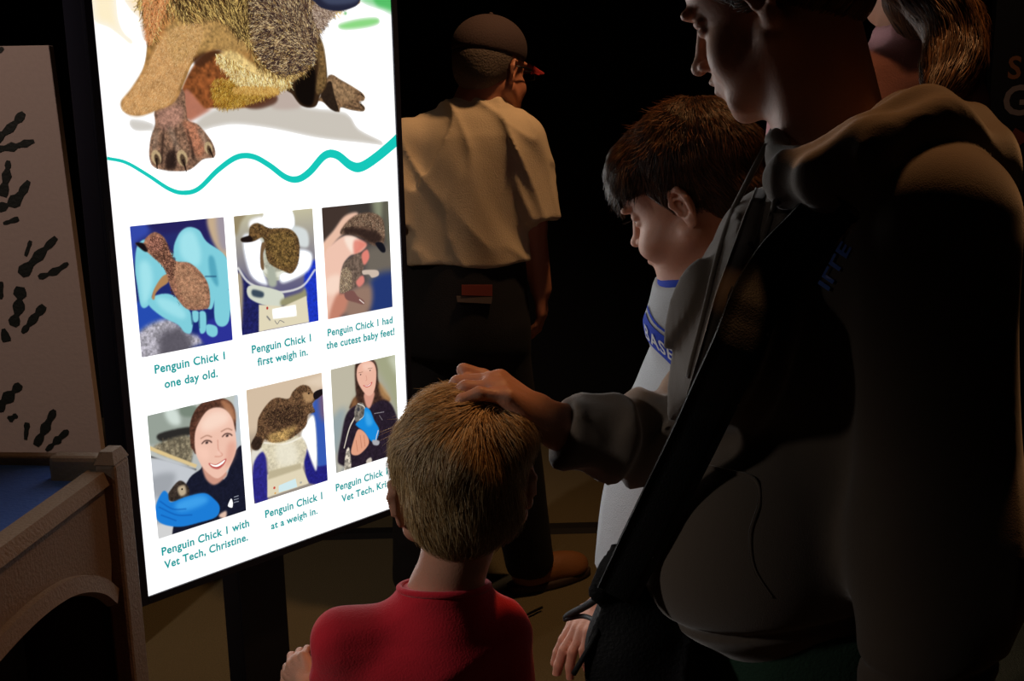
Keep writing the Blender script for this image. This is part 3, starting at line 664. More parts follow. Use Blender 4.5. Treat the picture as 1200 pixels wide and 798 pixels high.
GLOW = 6.5      # open white boosted in the page colours to light the room, less beside print
lin = np.where(img <= 0.04045, img / 12.92, ((img + 0.055) / 1.055) ** 2.4)
open_ = (img.min(2) > 0.9).astype(np.float32); white_ = open_.copy()
for (a_, b_, c_, d_) in ((.045, .225, .395, .450), (.250, .452, .395, .465), (.465, .665, .395, .470), (.020, .246, .040, .102), (.250, .452, .050, .105), (.465, .665, .055, .115)):
    open_[int(c_ * RES):int(d_ * RES), int(a_ * RES):int(b_ * RES)] = 0
open_[:6] = 0; open_[-6:] = 0; open_[:, :6] = 0; open_[:, -6:] = 0
g_ = blur(np.clip((blur(open_, 4) - 0.86) / 0.14, 0, 1), 3)[..., None]
lin = lin * (1 + .15 * white_[..., None] + (GLOW - 1.15) * g_)
page = bpy.data.images.new('display_page', TW, TH, float_buffer=True, is_data=True)
px4 = np.ones((TH, TW, 4), np.float32); px4[..., :3] = lin
page.pixels.foreach_set(px4.ravel()); page.update(); page.pack()
m_page = bpy.data.materials.new('lit_page'); m_page.use_nodes = True
nt = m_page.node_tree; nt.nodes.clear()
out = nt.nodes.new('ShaderNodeOutputMaterial'); em = nt.nodes.new('ShaderNodeEmission'); tx = nt.nodes.new('ShaderNodeTexImage'); tx.image = page
tx.extension = 'EXTEND'
uvn = nt.nodes.new('ShaderNodeUVMap'); uvn.uv_map = 'UVMap'
nt.links.new(uvn.outputs[0], tx.inputs[0]); nt.links.new(tx.outputs[0], em.inputs[0]); nt.links.new(em.outputs[0], out.inputs[0])
me = bpy.data.meshes.new('screen')
loc = np.array(display.location)
me.from_pydata([tuple(sp_(u, v, 0.0005) - loc) for u, v in ((0, 0), (SW, 0), (SW, SH), (0, SH))], [], [(0, 1, 2, 3)])
l = me.uv_layers.new(name='UVMap')
for i, c in enumerate(((0, 0), (1, 0), (1, 1), (0, 1))): l.data[i].uv = c
scr = link('screen', me, m_page, display, False)

m_teal = bpy.data.materials.new('lit_teal_letters'); m_teal.use_nodes = True
nt = m_teal.node_tree; nt.nodes.clear(); out = nt.nodes.new('ShaderNodeOutputMaterial'); em = nt.nodes.new('ShaderNodeEmission')
em.inputs[0].default_value = tuple(float(v) for v in srgb((20, 158, 158))) + (1,); nt.links.new(em.outputs[0], out.inputs[0])
def text_mesh(s, spacing=1.0, bold=0.0, res=3):
    cu = bpy.data.curves.new('caption', 'FONT'); cu.body = s; cu.size = 1; cu.space_character = spacing; cu.offset = bold
    cu.resolution_u = res
    o = bpy.data.objects.new('caption', cu); C.objects.link(o)
    dg = bpy.context.evaluated_depsgraph_get(); me = bpy.data.meshes.new_from_object(o.evaluated_get(dg))
    v = np.array([p.co[:] for p in me.vertices]); f = [tuple(p.vertices) for p in me.polygons]
    bpy.data.objects.remove(o); bpy.data.curves.remove(cu); bpy.data.meshes.remove(me)
    return v, f
def caption(s, pl, pr=None, size=None):
    u0, v0 = uv(*pl); v, f = text_mesh(s, 1.06, 0.028)
    w = v[:, 0].max() - v[:, 0].min()
    if pr is not None:
        u1, v1 = uv(*pr); k = (u1 - u0) / w; v0 = (v0 + v1) / 2
    else: k = size
    P = [sp_(u0 + (p[0] - v[:, 0].min()) * k, v0 + p[1] * k * 1.04, 0.0012) for p in v]
    mesh('caption', P, f, m_teal, scr, False) if False else None
    me_o = mesh('caption', np.array(P) , f, m_teal, None, False)
    me_o.data.transform(Matrix.Translation(-Vector(display.location)))
    me_o.parent = scr
    return k
k = caption('Penguin Chick 1', (181.2, 438.1), (263.4, 420.1)); caption('one day old.', (192.7, 454.7), (255, 441.2))
caption('Penguin Chick 1', (295, 414.1), (364.2, 399.6)); caption('first weigh in.', (301.6, 428.2), (360.5, 416.2))
caption('Penguin Chick 1 had', (383.7, 393.6), (459.8, 378.6)); caption('the cutest baby feet!', (382.2, 409), (462, 392))
caption('Penguin Chick 1 with', (189.5, 651.2), (291.8, 616.2)); caption('Vet Tech, Christine.', (192.5, 667), (290.3, 632.4))
caption('Penguin Chick 1', (310.6, 606.8), (377.5, 584.3)); caption('at a weigh in.', (317.4, 620), (371.9, 602.3))
caption('Penguin Chick 1 with', (393.3, 575.6), None, k * 0.98); caption('Vet Tech, Kristen.', (400, 588.5), None, k * 0.98)

# ---------------------------------------------------------------- white panel with painted foot prints
m_panel = mat('painted_panel', (176, 158, 152), 0.85, 0.15, 90, 0.06)
m_ink = mat('print_ink', (22, 28, 26), 0.6, 0.3, 120, 0.4)
YP = 2.78
tr = at(57, 53, YP); br = at(108, 552, YP)
panel = empty('print_panel', (tr[0] - 0.5, YP, 0), 'pale panel covered in dark green foot prints behind the play table', 'panel')
q = MB(); q.prism([(tr[0] - 1.0, YP, 0.02), (br[0] + 0.045, YP, 0.02), (tr[0], YP, tr[2]), (tr[0] - 1.0, YP, tr[2])], (0, 0.03, 0)); q.build('board', m_panel, panel, False, 0.002)
def print_mark(pts, ws):
    g = np.random.default_rng(int(pts[0][0] * 7 + pts[0][1])); p = spline(np.array([at(a, b, YP) for a, b in pts]), 5)
    n = len(p); w = np.interp(np.linspace(0, 1, n), np.linspace(0, 1, len(ws)), ws) * 0.5 * YP / FOC * (0.55 + 0.85 * np.abs(np.sin(np.linspace(.4, 3.0 * math.pi - .4, n) + g.uniform(-.3, .3))) + g.uniform(-.18, .18, n)) * 1.15
    t = np.gradient(p, axis=0); t /= np.linalg.norm(t, axis=1)[:, None]; nn = np.stack([-t[:, 2], t[:, 0] * 0, t[:, 0]], -1) * w[:, None]
    ring = np.vstack([p + nn, (p - nn)[::-1]]); ring[:, 1] = YP - 0.0015
    q = MB(); q.prism(list(ring), (0, 0.0012, 0)); return q
marks = [([(-8, 165), (12, 150), (28, 132)], [8, 7, 5]), ([(-8, 175), (15, 172), (40, 165)], [6, 7, 4]), ([(3, 230), (8, 205), (10, 188)], [8, 8, 3]),
         ([(-5, 245), (18, 235), (34, 212)], [6, 10, 4]), ([(4, 262), (22, 256)], [3, 5]), ([(24, 322), (45, 300), (66, 278)], [10, 8, 4]), ([(30, 300), (36, 282)], [3, 4]),
         ([(45, 325), (64, 318), (80, 308)], [4, 6, 3]), ([(15, 382), (22, 360), (24, 336)], [8, 9, 10]), ([(8, 400), (4, 385)], [10, 4]), ([(26, 390), (38, 375), (52, 358)], [3, 7, 6]),
         ([(-5, 480), (10, 465), (24, 450)], [10, 9, 6]), ([(10, 492), (20, 486)], [6, 4]), ([(30, 515), (32, 495)], [3, 5]), ([(42, 522), (54, 500), (64, 480)], [6, 9, 5]),
         ([(54, 528), (68, 515), (80, 504)], [3, 7, 4]), ([(-2, 60), (4, 56)], [5, 3]), ([(2, 330), (0, 350)], [3, 5])]
for p_, w_ in marks: print_mark(p_, w_).build('foot_print', m_ink, panel)

# ---------------------------------------------------------------- play table with an arched side
m_tab = mat('table_plastic', (122, 106, 88), 0.75, 0.4, 180, 0.15)
m_blue = mat('table_blue', (38, 78, 156), 0.6, 0.3, 150, 0.15)
D = 1.75
pc = at(128, 600, D); VD = nrm(np.array([0.095, 1.0, 0.0])); VR = np.array([VD[1], -VD[0], 0])
top = at(115, 566, D)[2]
tab = empty('play_table', (pc[0] - 0.35, D - 0.5, 0), 'tan play table with blue top, arched side panel and corner post', 'table')
AXT = np.array([VR, VD, UP])
capz = at(130, 543, D)[2]
pxr = at(141, 566, D); pxl = at(116, 566, D); pw = (pxr[0] - pxl[0]) / 2
pcx = np.array([(pxr[0] + pxl[0]) / 2, D + pw, 0])
q = MB(); q.box((pcx[0], pcx[1], capz / 2), pw, pw * 1.6, capz / 2, AXT); q.build('corner_post', m_tab, tab, False, 0.006)
q = MB()
def ringz(z, s_, c_): return [c_ + VR * pw * s_ * i + VD * pw * 1.6 * s_ * j + UP * z for i, j in ((-1, -1), (1, -1), (1, 1), (-1, 1))]
r0 = ringz(capz, 1.0, pcx); r1 = ringz(capz + 0.020, 0.62, pcx); q.add(r0 + r1, [(0, 1, 5, 4), (1, 2, 6, 5), (2, 3, 7, 6), (3, 0, 4, 7), (4, 5, 6, 7)]); q.build('post_cap', m_tab, tab)
# back rail with chamfer from the post to the left
q = MB(); c0 = pcx - VR * (0.36) + UP * (capz - 0.035); q.box(c0, 0.36 - pw, pw * 0.8, 0.045, AXT)
q = MB(); L0 = pcx - VR * (pw + 0.04) + UP * (capz - 0.02); q.box(L0, 0.045, pw, 0.030, AXT); q.build('back_rail', m_tab, tab, False, 0.008)
def side(s_, z): return pcx + VR * (-0.2 * pw) - VD * s_ + UP * z      # in the plane of the side panel
zs = lambda px, py: None
def on_side(px, py):
    r = ray(px, py); p0 = pcx + VR * (-0.1 * pw); t_ = ((p0 - [0, 0, EYE]) @ VR) / (r @ VR); P = np.array([0, 0, EYE]) + r * t_
    return float((pcx - P) @ VD), float(P[2])
arch = [on_side(a, b) for a, b in ((132, 692), (118, 681), (100, 677), (80, 680), (60, 690), (38, 706), (18, 724), (0, 742), (-30, 775))]
arch = [tuple(p) for p in spline(np.array(arch), 4)]
topl = [(0.0, top), (1.05, top)]
poly = [side(*topl[0])] + [side(max(a, 0), z) for a, z in arch] + [side(arch[-1][0] + 0.1, arch[-1][1] - 0.2), side(1.05, 0.0), side(1.05, top)]
q = MB(); q.prism(poly, -VR * 0.03); q.build('side_panel', m_tab, tab)
q = MB()
AR = [(max(a_, 0), z_) for a_, z_ in arch]; tv = []; tf = []
for i, (a0, z0) in enumerate(AR):
    a1, z1 = AR[min(i + 1, len(AR) - 1)]; ap, zp = AR[max(i - 1, 0)]; tt = nrm(np.array([a1 - ap, z1 - zp])); n2_ = np.array([tt[1], -tt[0]]) * (1 if tt[0] >= 0 else -1)
    n2_ = n2_ if n2_[1] < 0 else -n2_
    for (off, o2) in ((-.004, .0), (-.004, .012), (.022, .016), (.028, .0)):
        tv.append(side(a0 + n2_[0] * off, z0 + n2_[1] * off) + VR * o2)
    if i: 
        b0 = 4 * (i - 1); tf += [(b0 + k, b0 + (k + 1) % 4, b0 + 4 + (k + 1) % 4, b0 + 4 + k) for k in range(4)]
q.add(tv, tf)
q.build('arch_trim', m_tab, tab, False)
q = MB(); a = side(0.02, top); b_ = side(1.05, top); q.prism([a + UP * 0.0 + VR * 0.01, a + UP * 0.022 + VR * 0.002, a + UP * 0.022 - VR * 0.03, a - VR * 0.03], b_ - a); q.build('side_rail', m_tab, tab)
fy = at(40, 558, D)
far = at(85, 560, D); 
q = MB(); tz = top - 0.004; q.box(pcx - VR * 0.42 - VD * 0.46 + UP * tz, 0.40, 0.52, 0.006, AXT); q.build('blue_top', m_blue, tab)
q = MB(); q.box(pcx - VR * 0.46 + VD * 0.075 + UP * (top + 0.006), 0.36, 0.012, 0.012, AXT); q.build('far_rail', m_tab, tab, False, 0.004)
q = MB(); q.box(pcx - VR * 0.16 - VD * 0.55 + UP * (top * 0.5 - 0.02), 0.01, 0.48, top * 0.5 - 0.03, AXT); q.build('arch_shade_panel', m_black, tab)  # added black sheet stands in for the shade under the arch
q = MB(); q.box(pcx - VR * 0.42 + UP * (top * 0.5 - 0.01), 0.40, 0.012, top * 0.5 - 0.01, AXT); q.build('end_shade_panel', mat('table_shade', (40, 36, 34), .85, .2, 100), tab)  # added dark sheet, shade of the table's inside put into its colour
q = MB(); q.box(pcx - VR * 0.80 - VD * 0.46 + UP * (top * 0.5), 0.02, 0.5, top * 0.49, AXT); q.build('far_side_panel', m_tab, tab)

# ---------------------------------------------------------------- dark sign with letters at the right
m_sign = mat('sign_black', (10, 10, 11), 0.7)
YS = 3.6
a = at(1166, 45, YS); b = at(1290, 230, YS)
sg = empty('wall_sign', ((a[0] + b[0]) / 2, YS, b[2]), 'dark sign with a pale letter G above a reddish shape at the right', 'sign')
q = MB(); q.box(((a[0] + b[0]) / 2, YS + 0.02, 1.0), (b[0] - a[0]) / 2, 0.015, 1.0); q.build('sign_board', m_sign, sg)
def letter(s, px, py, hpx, rgb):
    v, f = text_mesh(s, 1.0, 0.02); h = v[:, 1].max() - v[:, 1].min(); k_ = hpx * YS / FOC / h
    P = at(px, py, YS); v = np.stack([P[0] + (v[:, 0] - v[:, 0].min()) * k_, np.full(len(v), YS + 0.003), P[2] + (v[:, 1] - v[:, 1].min()) * k_], -1)
    mesh('letter', v, f, mat('sign_' + '_'.join(map(str, rgb)), rgb, 0.8), sg, False)
letter('S', 1181, 93, 26, (150, 92, 52)); letter('G', 1175, 136, 35, (150, 130, 118))
P = [at(x, y, YS) for x, y in ((1176, 152), (1183, 160), (1190, 150), (1200, 156), (1214, 148), (1208, 162), (1198, 168), (1190, 174), (1184, 166), (1177, 164))]
q = MB(); q.prism([(p[0], YS + 0.002, p[2]) for p in P], (0, -0.003, 0)); q.build('red_emblem', mat('sign_red', (120, 52, 36), 0.8), sg)
# ---------------------------------------------------------------- people: shared shapes
def frame_from(fwd, roll=0.0):
    """columns: right, forward, up of a head that looks along fwd"""
    f = nrm(fwd); r = nrm(np.cross(f, UP)); u = np.cross(r, f)
    a = math.radians(roll); r2 = r * math.cos(a) + u * math.sin(a); u2 = -r * math.sin(a) + u * math.cos(a)
    return np.stack([r2, f, u2], 1)
def head_local(P, kid=0.0, neck=True, ears=True):
    """a head about the point between its ears: +x its right, +y its face, +z up"""
    e = ell; k = kid
    if k: P = np.stack([P[:, 0], P[:, 1], np.where(P[:, 2] < -.015, -.015 + (P[:, 2] + .015) * (1 + .08 * k), P[:, 2])], 1)
    d = e(P, (0, -.018, .045), (.074 + .004 * k, .094, .083))
    d = smin(d, e(P, (0, .050, .048), (.060 + .004 * k, .045, .052)), .02)
    d = smin(d, e(P, (0, .032, -.018), (.060 + .004 * k, .058, .070)), .02)
    d = smin(d, e(P, (0, .034, -.066), (.047 + .006 * k, .052, .042)), .022)
    d = smin(d, e(P, (0, .076, -.096), (.020, .018, .017)), .022)
    for s in (-1, 1):
        d = smin(d, e(P, (s * .037, .058, -.040), (.027 + .008 * k, .026 + .009 * k, .031)), .018)
        d = smin(d, rc(P, (s * .062, .0, -.045), (s * .030, .068, -.088), .014 + .006 * k, .014), .022)
        d = smin(d, e(P, (s * .027, .090, .027), (.022, .010, .008)), .010)
        d = smax(d, -e(P, (s * .031, .099, .007), (.017, .013, .011)), .010)
        d = smin(d, e(P, (s * .031, .0755, .012), (.0165, .0135, .0085)), .003)      # upper lid
        d = smin(d, e(P, (s * .031, .0755, .000), (.0155, .0120, .006)), .003)      # lower lid
    nl = .109 - .004 * k
    d = smin(d, rc(P, (0, .090, .016), (0, nl, -.022 + .002 * k), .0075, .0085), .010)
    d = smin(d, e(P, (0, nl + .005, -.027 + .002 * k), (.0100, .0105, .0095)), .006)
    for s in (-1, 1):
        d = smin(d, e(P, (s * .0125, nl - .008, -.030 + .002 * k), (.0075, .0100, .0070)), .005)
        d = smax(d, -e(P, (s * .0065, nl - .001, -.0385 + .002 * k), (.0035, .0060, .0035)), .002)
    d = smin(d, e(P, (0, .083, -.057), (.028, .018, .023)), .014)
    d = smin(d, e(P, (0, .0985, -.0515), (.021, .0075, .0058)), .004)
    d = smin(d, e(P, (0, .0965, -.0645), (.018, .0080, .0065)), .004)
    d = smax(d, -e(P, (0, .108, -.0578), (.024, .012, .0014)), .002)
    if ears: d = smin(d, ears_local(P, kid), .003)
    if neck:
        d = smin(d, rc(P, (0, -.022, -.04), (0, -.040, -.24), .052 - .004 * k, .056 - .004 * k), .022)
        for s in (-1, 1): d = smin(d, rc(P, (s * .058, -.012, -.04), (s * .016, .012, -.165), .010, .009), .016)
    return d
def ears_local(P, kid=0.0):
    d = None
    for s in (-1, 1):
        c = np.array([s * (.079 + .002 * kid), -.012, -.002])
        a = math.radians(22) * s; R = np.array([[math.cos(a), math.sin(a) * -1, 0], [math.sin(a), math.cos(a), 0], [0, 0, 1.0]])
        t = math.radians(-12); Rt = np.array([[1, 0, 0], [0, math.cos(t), -math.sin(t)], [0, math.sin(t), math.cos(t)]])
        R = R @ Rt
        q = (P - c) @ R
        z = np.zeros(3)
        o = ell(q, (0, 0, .004), (.0060, .0185, .0270))
        o = smin(o, ell(q, (0, .004, -.023), (.0055, .0095, .0120)), .008)       # lobe
        o = smax(o, -ell(q, (s * .0075, .002, .005), (.0105, .0125, .0200)), .002)  # bowl
        o = smin(o, chain(q, [(s * .003, .013, -.004), (s * .0055, .015, .012), (s * .0065, .006, .028), (s * .0065, -.010, .025), (s * .0065, -.0165, .008), (s * .0055, -.011, -.014)], [.0032, .0035, .0036, .0038, .0036, .003]), .003)
        o = smin(o, chain(q, [(s * .003, .006, .016), (s * .003, -.007, .012), (s * .003, -.009, -.006)], [.0024, .0028, .0026]), .003)
        o = smin(o, ell(q, (s * .003, .0125, -.004), (.0035, .0040, .0060)), .003)
        d = o if d is None else np.minimum(d, o)
    return d
class Head:
    def __init__(s, c, fwd, roll=0.0, scale=1.0, kid=0.0):
        s.c = np.asarray(c, float); s.R = frame_from(fwd, roll); s.k = scale; s.kid = kid
    def loc(s, P): return ((P - s.c) @ s.R) / s.k
    def wld(s, p): return s.c + (s.R @ (np.asarray(p, float) * s.k).T).T
    def d(s, P, **kw): return head_local(s.loc(P), s.kid, **kw) * s.k
    def ell(s, P, c, r): return ell(s.loc(P), c, r) * s.k
    def box(s, h, lo=(-.10, -.125, -.17), hi=(.10, .135, .145)):
        cs = np.array([s.wld((x, y, z)) for x in (lo[0], hi[0]) for y in (lo[1], hi[1]) for z in (lo[2], hi[2])])
        return cs.min(0), cs.max(0), h
    def eyes(s, parent, iris=(70, 48, 34)):
        m = mat('eye_white', (214, 206, 200), 0.15, sss=0.1); mi = mat('iris_%d' % iris[0], iris, 0.1)
        for sx in (-1, 1):
            c = s.wld((sx * .031, .0745, .006)); f = s.R[:, 1]; v = []; fc = []
            n1, n2 = 10, 14; r_ = .0118 * s.k; A3 = np.stack([s.R[:, 0], s.R[:, 2], s.R[:, 1]], 1)
            def cap(r_, t1, nm, mm, par):
                v = []; fc = []
                for i in range(n1 + 1):
                    th = t1 * i / n1
                    for j in range(n2):
                        ph = 2 * math.pi * j / n2; v.append(c + A3 @ (r_ * np.array([math.sin(th) * math.cos(ph), math.sin(th) * math.sin(ph), math.cos(th)])))
                for i in range(n1):
                    for j in range(n2): fc.append((i * n2 + j, (i + 1) * n2 + j, (i + 1) * n2 + (j + 1) % n2, i * n2 + (j + 1) % n2))
                return mesh(nm, v, fc, mm, par)
            eb = cap(r_, math.pi, 'eyeball', m, parent)
            ir = cap(r_ * 1.03, 0.5, 'iris', mi, None); ir.data.transform(Matrix.Translation(-Vector(parent.location))); ir.parent = eb
def hand_fn(wr, dr, pn, side, k=1.0, curl=(0.5, 0.5, 0.5, 0.5), thumb=0.5, spread=0.08):
    """wr wrist, dr pointing direction, pn the palm's normal (out of the palm), side +1: thumb on the cross(dr, pn) side"""
    dr = nrm(dr); pn = nrm(np.asarray(pn) - dr * (np.asarray(pn) @ dr)); ax = np.cross(dr, pn) * side; wr = np.asarray(wr, float)
    S = []
    base = wr + dr * .082 * k
    L = [(.040, .025, .020), (.045, .029, .021), (.042, .027, .021), (.033, .020, .018)]
    for i in range(4):
        off = (1.5 - i) * .019 * k
        p = base + ax * off - dr * (.004 + .006 * abs(i - 1)) * k
        d0 = nrm(dr + ax * (1.5 - i) * spread); pts = [p]; a = 0
        for j in range(3):
            a += curl[i] * (0.9, 1.1, 0.7)[j]
            dd = d0 * math.cos(a) + pn * math.sin(a); p = p + dd * L[i][j] * k; pts.append(p)
        w = (.0088, .0094, .0088, .0078)[i] * k
        S.append((pts, [w * 1.08, w, w * .92, w * .80]))
        S.append(([wr + ax * off * .55 + dr * .012 * k, pts[0]], [.0125 * k, .0108 * k]))
    tb = wr + dr * .022 * k + ax * .022 * k + pn * .006 * k
    t1 = tb + nrm(dr * .72 + ax * .62 + pn * .25 * thumb) * .040 * k
    t2 = t1 + nrm(dr * .92 + ax * (.30 - .3 * thumb) + pn * .5 * thumb) * .032 * k
    t3 = t2 + nrm(dr * .95 + ax * (.05 - .5 * thumb) + pn * .5 * thumb) * .026 * k
    T = ([tb, t1, t2, t3], [.0150 * k, .0115 * k, .0102 * k, .0085 * k])
    pc_ = wr + dr * .046 * k + pn * .004 * k
    R = np.stack([dr, ax, pn], 1)
    def f(P):
        d = ell(P, pc_, (.050 * k, .038 * k, .0145 * k), R)
        d = smin(d, rc(P, wr - dr * .03 * k, wr + dr * .02 * k, .022 * k, .022 * k), .014 * k)
        for i in range(4):
            d = smin(d, chain(P, *S[2 * i + 1]), .008 * k)
        fg = None
        for i in range(4):
            g = chain(P, *S[2 * i], k=.003 * k); fg = g if fg is None else smin(fg, g, .0012 * k)
        d = smin(d, fg, .005 * k)
        return smin(d, chain(P, *T, k=.004 * k), .007 * k)
    f.tips = [S[2 * i][0][-1] for i in range(4)] + [t3]
    return f
def limb(P, a, b, c, ra, rb, rc_, k=0.02):
    return smin(rc(P, a, b, ra, rb), rc(P, b, c, rb, rc_), k)
def folds(P, amp, freq=9.0, seed=0, dirv=None, k=3.0):
    """creases of cloth"""
    n1 = vnoise(P * np.array([1, 1, .7]), freq, seed)
    w = vnoise(P, freq * .45, seed + 3)
    if dirv is None: t = 1 - np.abs(n1 + .3 * w)
    else:
        dirv = nrm(dirv); s_ = P @ dirv; Q = P - s_[:, None] * dirv * .78
        t = 1 - np.abs(vnoise(Q, freq * 1.3, seed) + .2 * w)
    return -amp * (t ** k - .35)
def shoe(name, toe_dir, ankle, L, m, m_sole, parent):
    t = np.array([toe_dir[0], toe_dir[1], 0.0]); t = nrm(t); s = np.cross(UP, t); R = np.stack([t, s, UP], 1)
    c = np.array([ankle[0], ankle[1], 0.0])
    def f(P):
        q = (P - c) @ R / L * .28
        d = ell(q, (.075, 0, .045), (.125, .046, .048))
        d = smin(d, rc(q, (0, 0, .05), (-.01, 0, .10), .045, .042), .03)
        d = smin(d, ell(q, (.140, 0, .035), (.060, .047, .034)), .02)
        return smax(d, .022 - q[:, 2], .004) * L / .28
    o = solid(name, f, [(c - .28 * L / .28, c + np.array([.28, .28, .16]) * L / .28, .006)], m, parent)
    def g(P):
        q = (P - c) @ R / L * .28
        w = .043 + .008 * np.sin(np.clip((q[:, 0] + .06) / .27, 0, 1) * math.pi)
        d = np.maximum(np.abs(q[:, 1]) - w * np.sqrt(np.clip(1 - ((q[:, 0] - .07) / .142) ** 2, 1e-4, 1)) ** .6, np.abs(q[:, 0] - .07) - .14)
        return np.maximum(d, np.abs(q[:, 2] - .0135) - .0125) * L / .28
    so = solid('sole', g, [(c - .28 * L / .28, c + np.array([.28, .28, .06]) * L / .28, .006)], m_sole, None)
    so.data.transform(Matrix.Translation(-Vector(parent.location))); so.parent = o
    return o
def strands(name, roots, nrms, surf, comb, L, w, colfn, m, parent, steps=6, lift=0.002, lift_end=None, seed=5, gravity=0.0, stiff=0.0, jitter=.25):
    """hair strands that follow the field surf(P) at a small height; thin three-sided ribbons"""
    g = np.random.default_rng(seed); n = len(roots)
    p = roots.copy(); Ls = L * g.uniform(.55, 1.15, n) if np.isscalar(L) else L * g.uniform(.7, 1.1, n)
    T = comb(p); T = T - nrms * (T * nrms).sum(1)[:, None]; T /= np.linalg.norm(T, axis=1)[:, None] + 1e-9
    T = T + g.normal(0, jitter, (n, 3)); lf = lift * g.uniform(.2, 1.8, n)
    lend = lf if lift_end is None else lift_end * g.uniform(.0, 1.6, n)
    rings = []; prevd = None
    eps = 1e-3
    def gradn(p):
        d0 = surf(p); G = np.stack([surf(p + np.eye(3)[i] * eps) - d0 for i in range(3)], 1); G /= np.linalg.norm(G, axis=1)[:, None] + 1e-9
        return d0, G
    pts = [p.copy()]; Ns = []
    curl = g.normal(0, jitter * .6, (n, 3))
    for s in range(steps):
        d0, G = gradn(p); Ns.append(G)
        t = s / (steps - 1)
        Tc = comb(p) + T * .35 + curl * t + np.array([0, 0, -gravity * t])
        if stiff: Tc = Tc + G * stiff
        if not stiff: Tc = Tc - G * (Tc * G).sum(1)[:, None]
        Tc /= np.linalg.norm(Tc, axis=1)[:, None] + 1e-9
        p = p + Tc * (Ls / steps)[:, None]
        if not stiff:
            d1, G1 = gradn(p); target = lf * (1 - t) + lend * t
            p = p + G1 * np.clip(target - d1, -.01, .01)[:, None]
        pts.append(p.copy())
    Ns.append(gradn(p)[1])
    pts = np.stack(pts, 1); Ns = np.stack(Ns, 1); K = steps + 1
    tan = np.gradient(pts, axis=1); tan /= np.linalg.norm(tan, axis=2)[..., None] + 1e-9
    side = np.cross(tan, Ns); side /= np.linalg.norm(side, axis=2)[..., None] + 1e-9; nn = np.cross(side, tan)
    wd = w * (1 - .8 * np.linspace(0, 1, K) ** 1.5)[None, :, None]
    A_ = pts + side * wd; B_ = pts - side * wd; C_ = pts + nn * wd * .8
    V = np.stack([A_, B_, C_], 2).reshape(-1, 3)
    base = (np.arange(n) * K * 3)[:, None, None, None]
    kk = (np.arange(steps) * 3)[None, :, None, None]
    tri = np.array([[0, 2, 5, 3], [2, 1, 4, 5]])[None, None]
    F = (base + kk + tri).reshape(-1, 4)
    o = mesh(name, V, F, m, parent)
    col = colfn(g, roots); col = np.repeat(col, K * 3, 0)
    a = o.data.color_attributes.new('col', 'FLOAT_COLOR', 'POINT'); a.data.foreach_set('color', np.concatenate([col, np.ones((len(col), 1))], 1).astype(np.float32).ravel())
    return o
def surf_points(o, parent, n, keep=None, seed=2):
    g = np.random.default_rng(seed); me = o.data; N = len(me.vertices)
    v = np.empty(N * 3); me.vertices.foreach_get('co', v); v = v.reshape(-1, 3) + np.array(parent.location)
    nn = np.empty(N * 3, np.float32); me.vertices.foreach_get('normal', nn); nn = nn.reshape(-1, 3).astype(float)
    ok = np.arange(N) if keep is None else np.nonzero(keep(v, nn))[0]
    i = g.choice(ok, n, replace=n > len(ok))
    return v[i] + g.normal(0, .0008, (n, 3)), nn[i]
def palette(cols, var=.15):
    L = srgb(np.array(cols))
    def f(g, r):
        c = L[g.integers(0, len(L), len(r))] * g.uniform(1 - var, 1 + var, (len(r), 1)); return c
    return f
def patch(name, polys, b, m, parent, lift=.0012, sub=None):
    """flat print laid on a surface: polys is (verts2d as photo points, faces); each point falls on the surface b"""
    V = []; 
    for p in polys[0]:
        loc, n = hit(b, p[0], p[1])
        if loc is None: V.append(None); continue
        if n @ ray(p[0], p[1]) > 0: n = -n
        V.append(loc + n * lift)
    fs = [f for f in polys[1] if all(V[i] is not None for i in f)]
    V = [v if v is not None else np.zeros(3) + (V0 if (V0 := next((w for w in V if w is not None), np.zeros(3))) is not None else 0) for v in V]
    return mesh(name, V, fs, m, parent, False)

m_skin = mat('skin', (205, 150, 124), 0.5, 0.12, 350, 0.05, sss=0.08)
m_skin_man = mat('skin_tanned', (178, 118, 90), 0.5, 0.12, 350, 0.05, sss=0.05)
def hairmat(nm, rough=0.42): return mat(nm, (90, 70, 50), rough, attr='col', spec=0.4)
# ---------------------------------------------------------------- the small boy in the red T-shirt
RD = 1.22
hc = at(541, 573, RD)
redboy = empty('person', (hc[0] - 0.02, RD, 0), 'small blond child in a red T-shirt seen from behind, facing the display', 'person')
RH = Head(hc, (-.12, 1.0, -.04), roll=5, scale=.90, kid=1.0)
nk = at(521, 698, RD + .01)
def neck(P, H, nb, r0, r1, k=.02):
    a = H.wld((0, -.020, -.035)); m_ = (a + nb) / 2 + np.array([0, 0, .0])
    d = rc(P, a, nb, r0, r1); e = rc(P, nb, nb + (nb - a) * .5, r1, r1 * 1.1); return smin(d, e, k)
sh_l = at(403, 752, RD - .01); sh_r = at(583, 742, RD + .02)
el_l = sh_l + np.array([-.015, .02, -.155]); wr_l = at(362, 806, RD + .075)
el_r = sh_r + np.array([.012, -.015, -.16]); wr_r = el_r + np.array([-.03, .10, -.06])
tc = (sh_l + sh_r) / 2; zc = tc[2]
hipL = np.array([tc[0] - .05, RD + .01, .47]); hipR = np.array([tc[0] + .06, RD + .02, .47])
rhand_l = hand_fn(wr_l, at(350, 786, RD + .10) - wr_l, (.5, .2, -.4), 1, .62, (.6, .6, .7, .8), .5)
rhand_r = hand_fn(wr_r, (-.1, .8, -.5), (-1, 0, 0), 1, .62, (.3,) * 4, .3)
yawr = math.atan2(sh_r[1] - sh_l[1], sh_r[0] - sh_l[0])
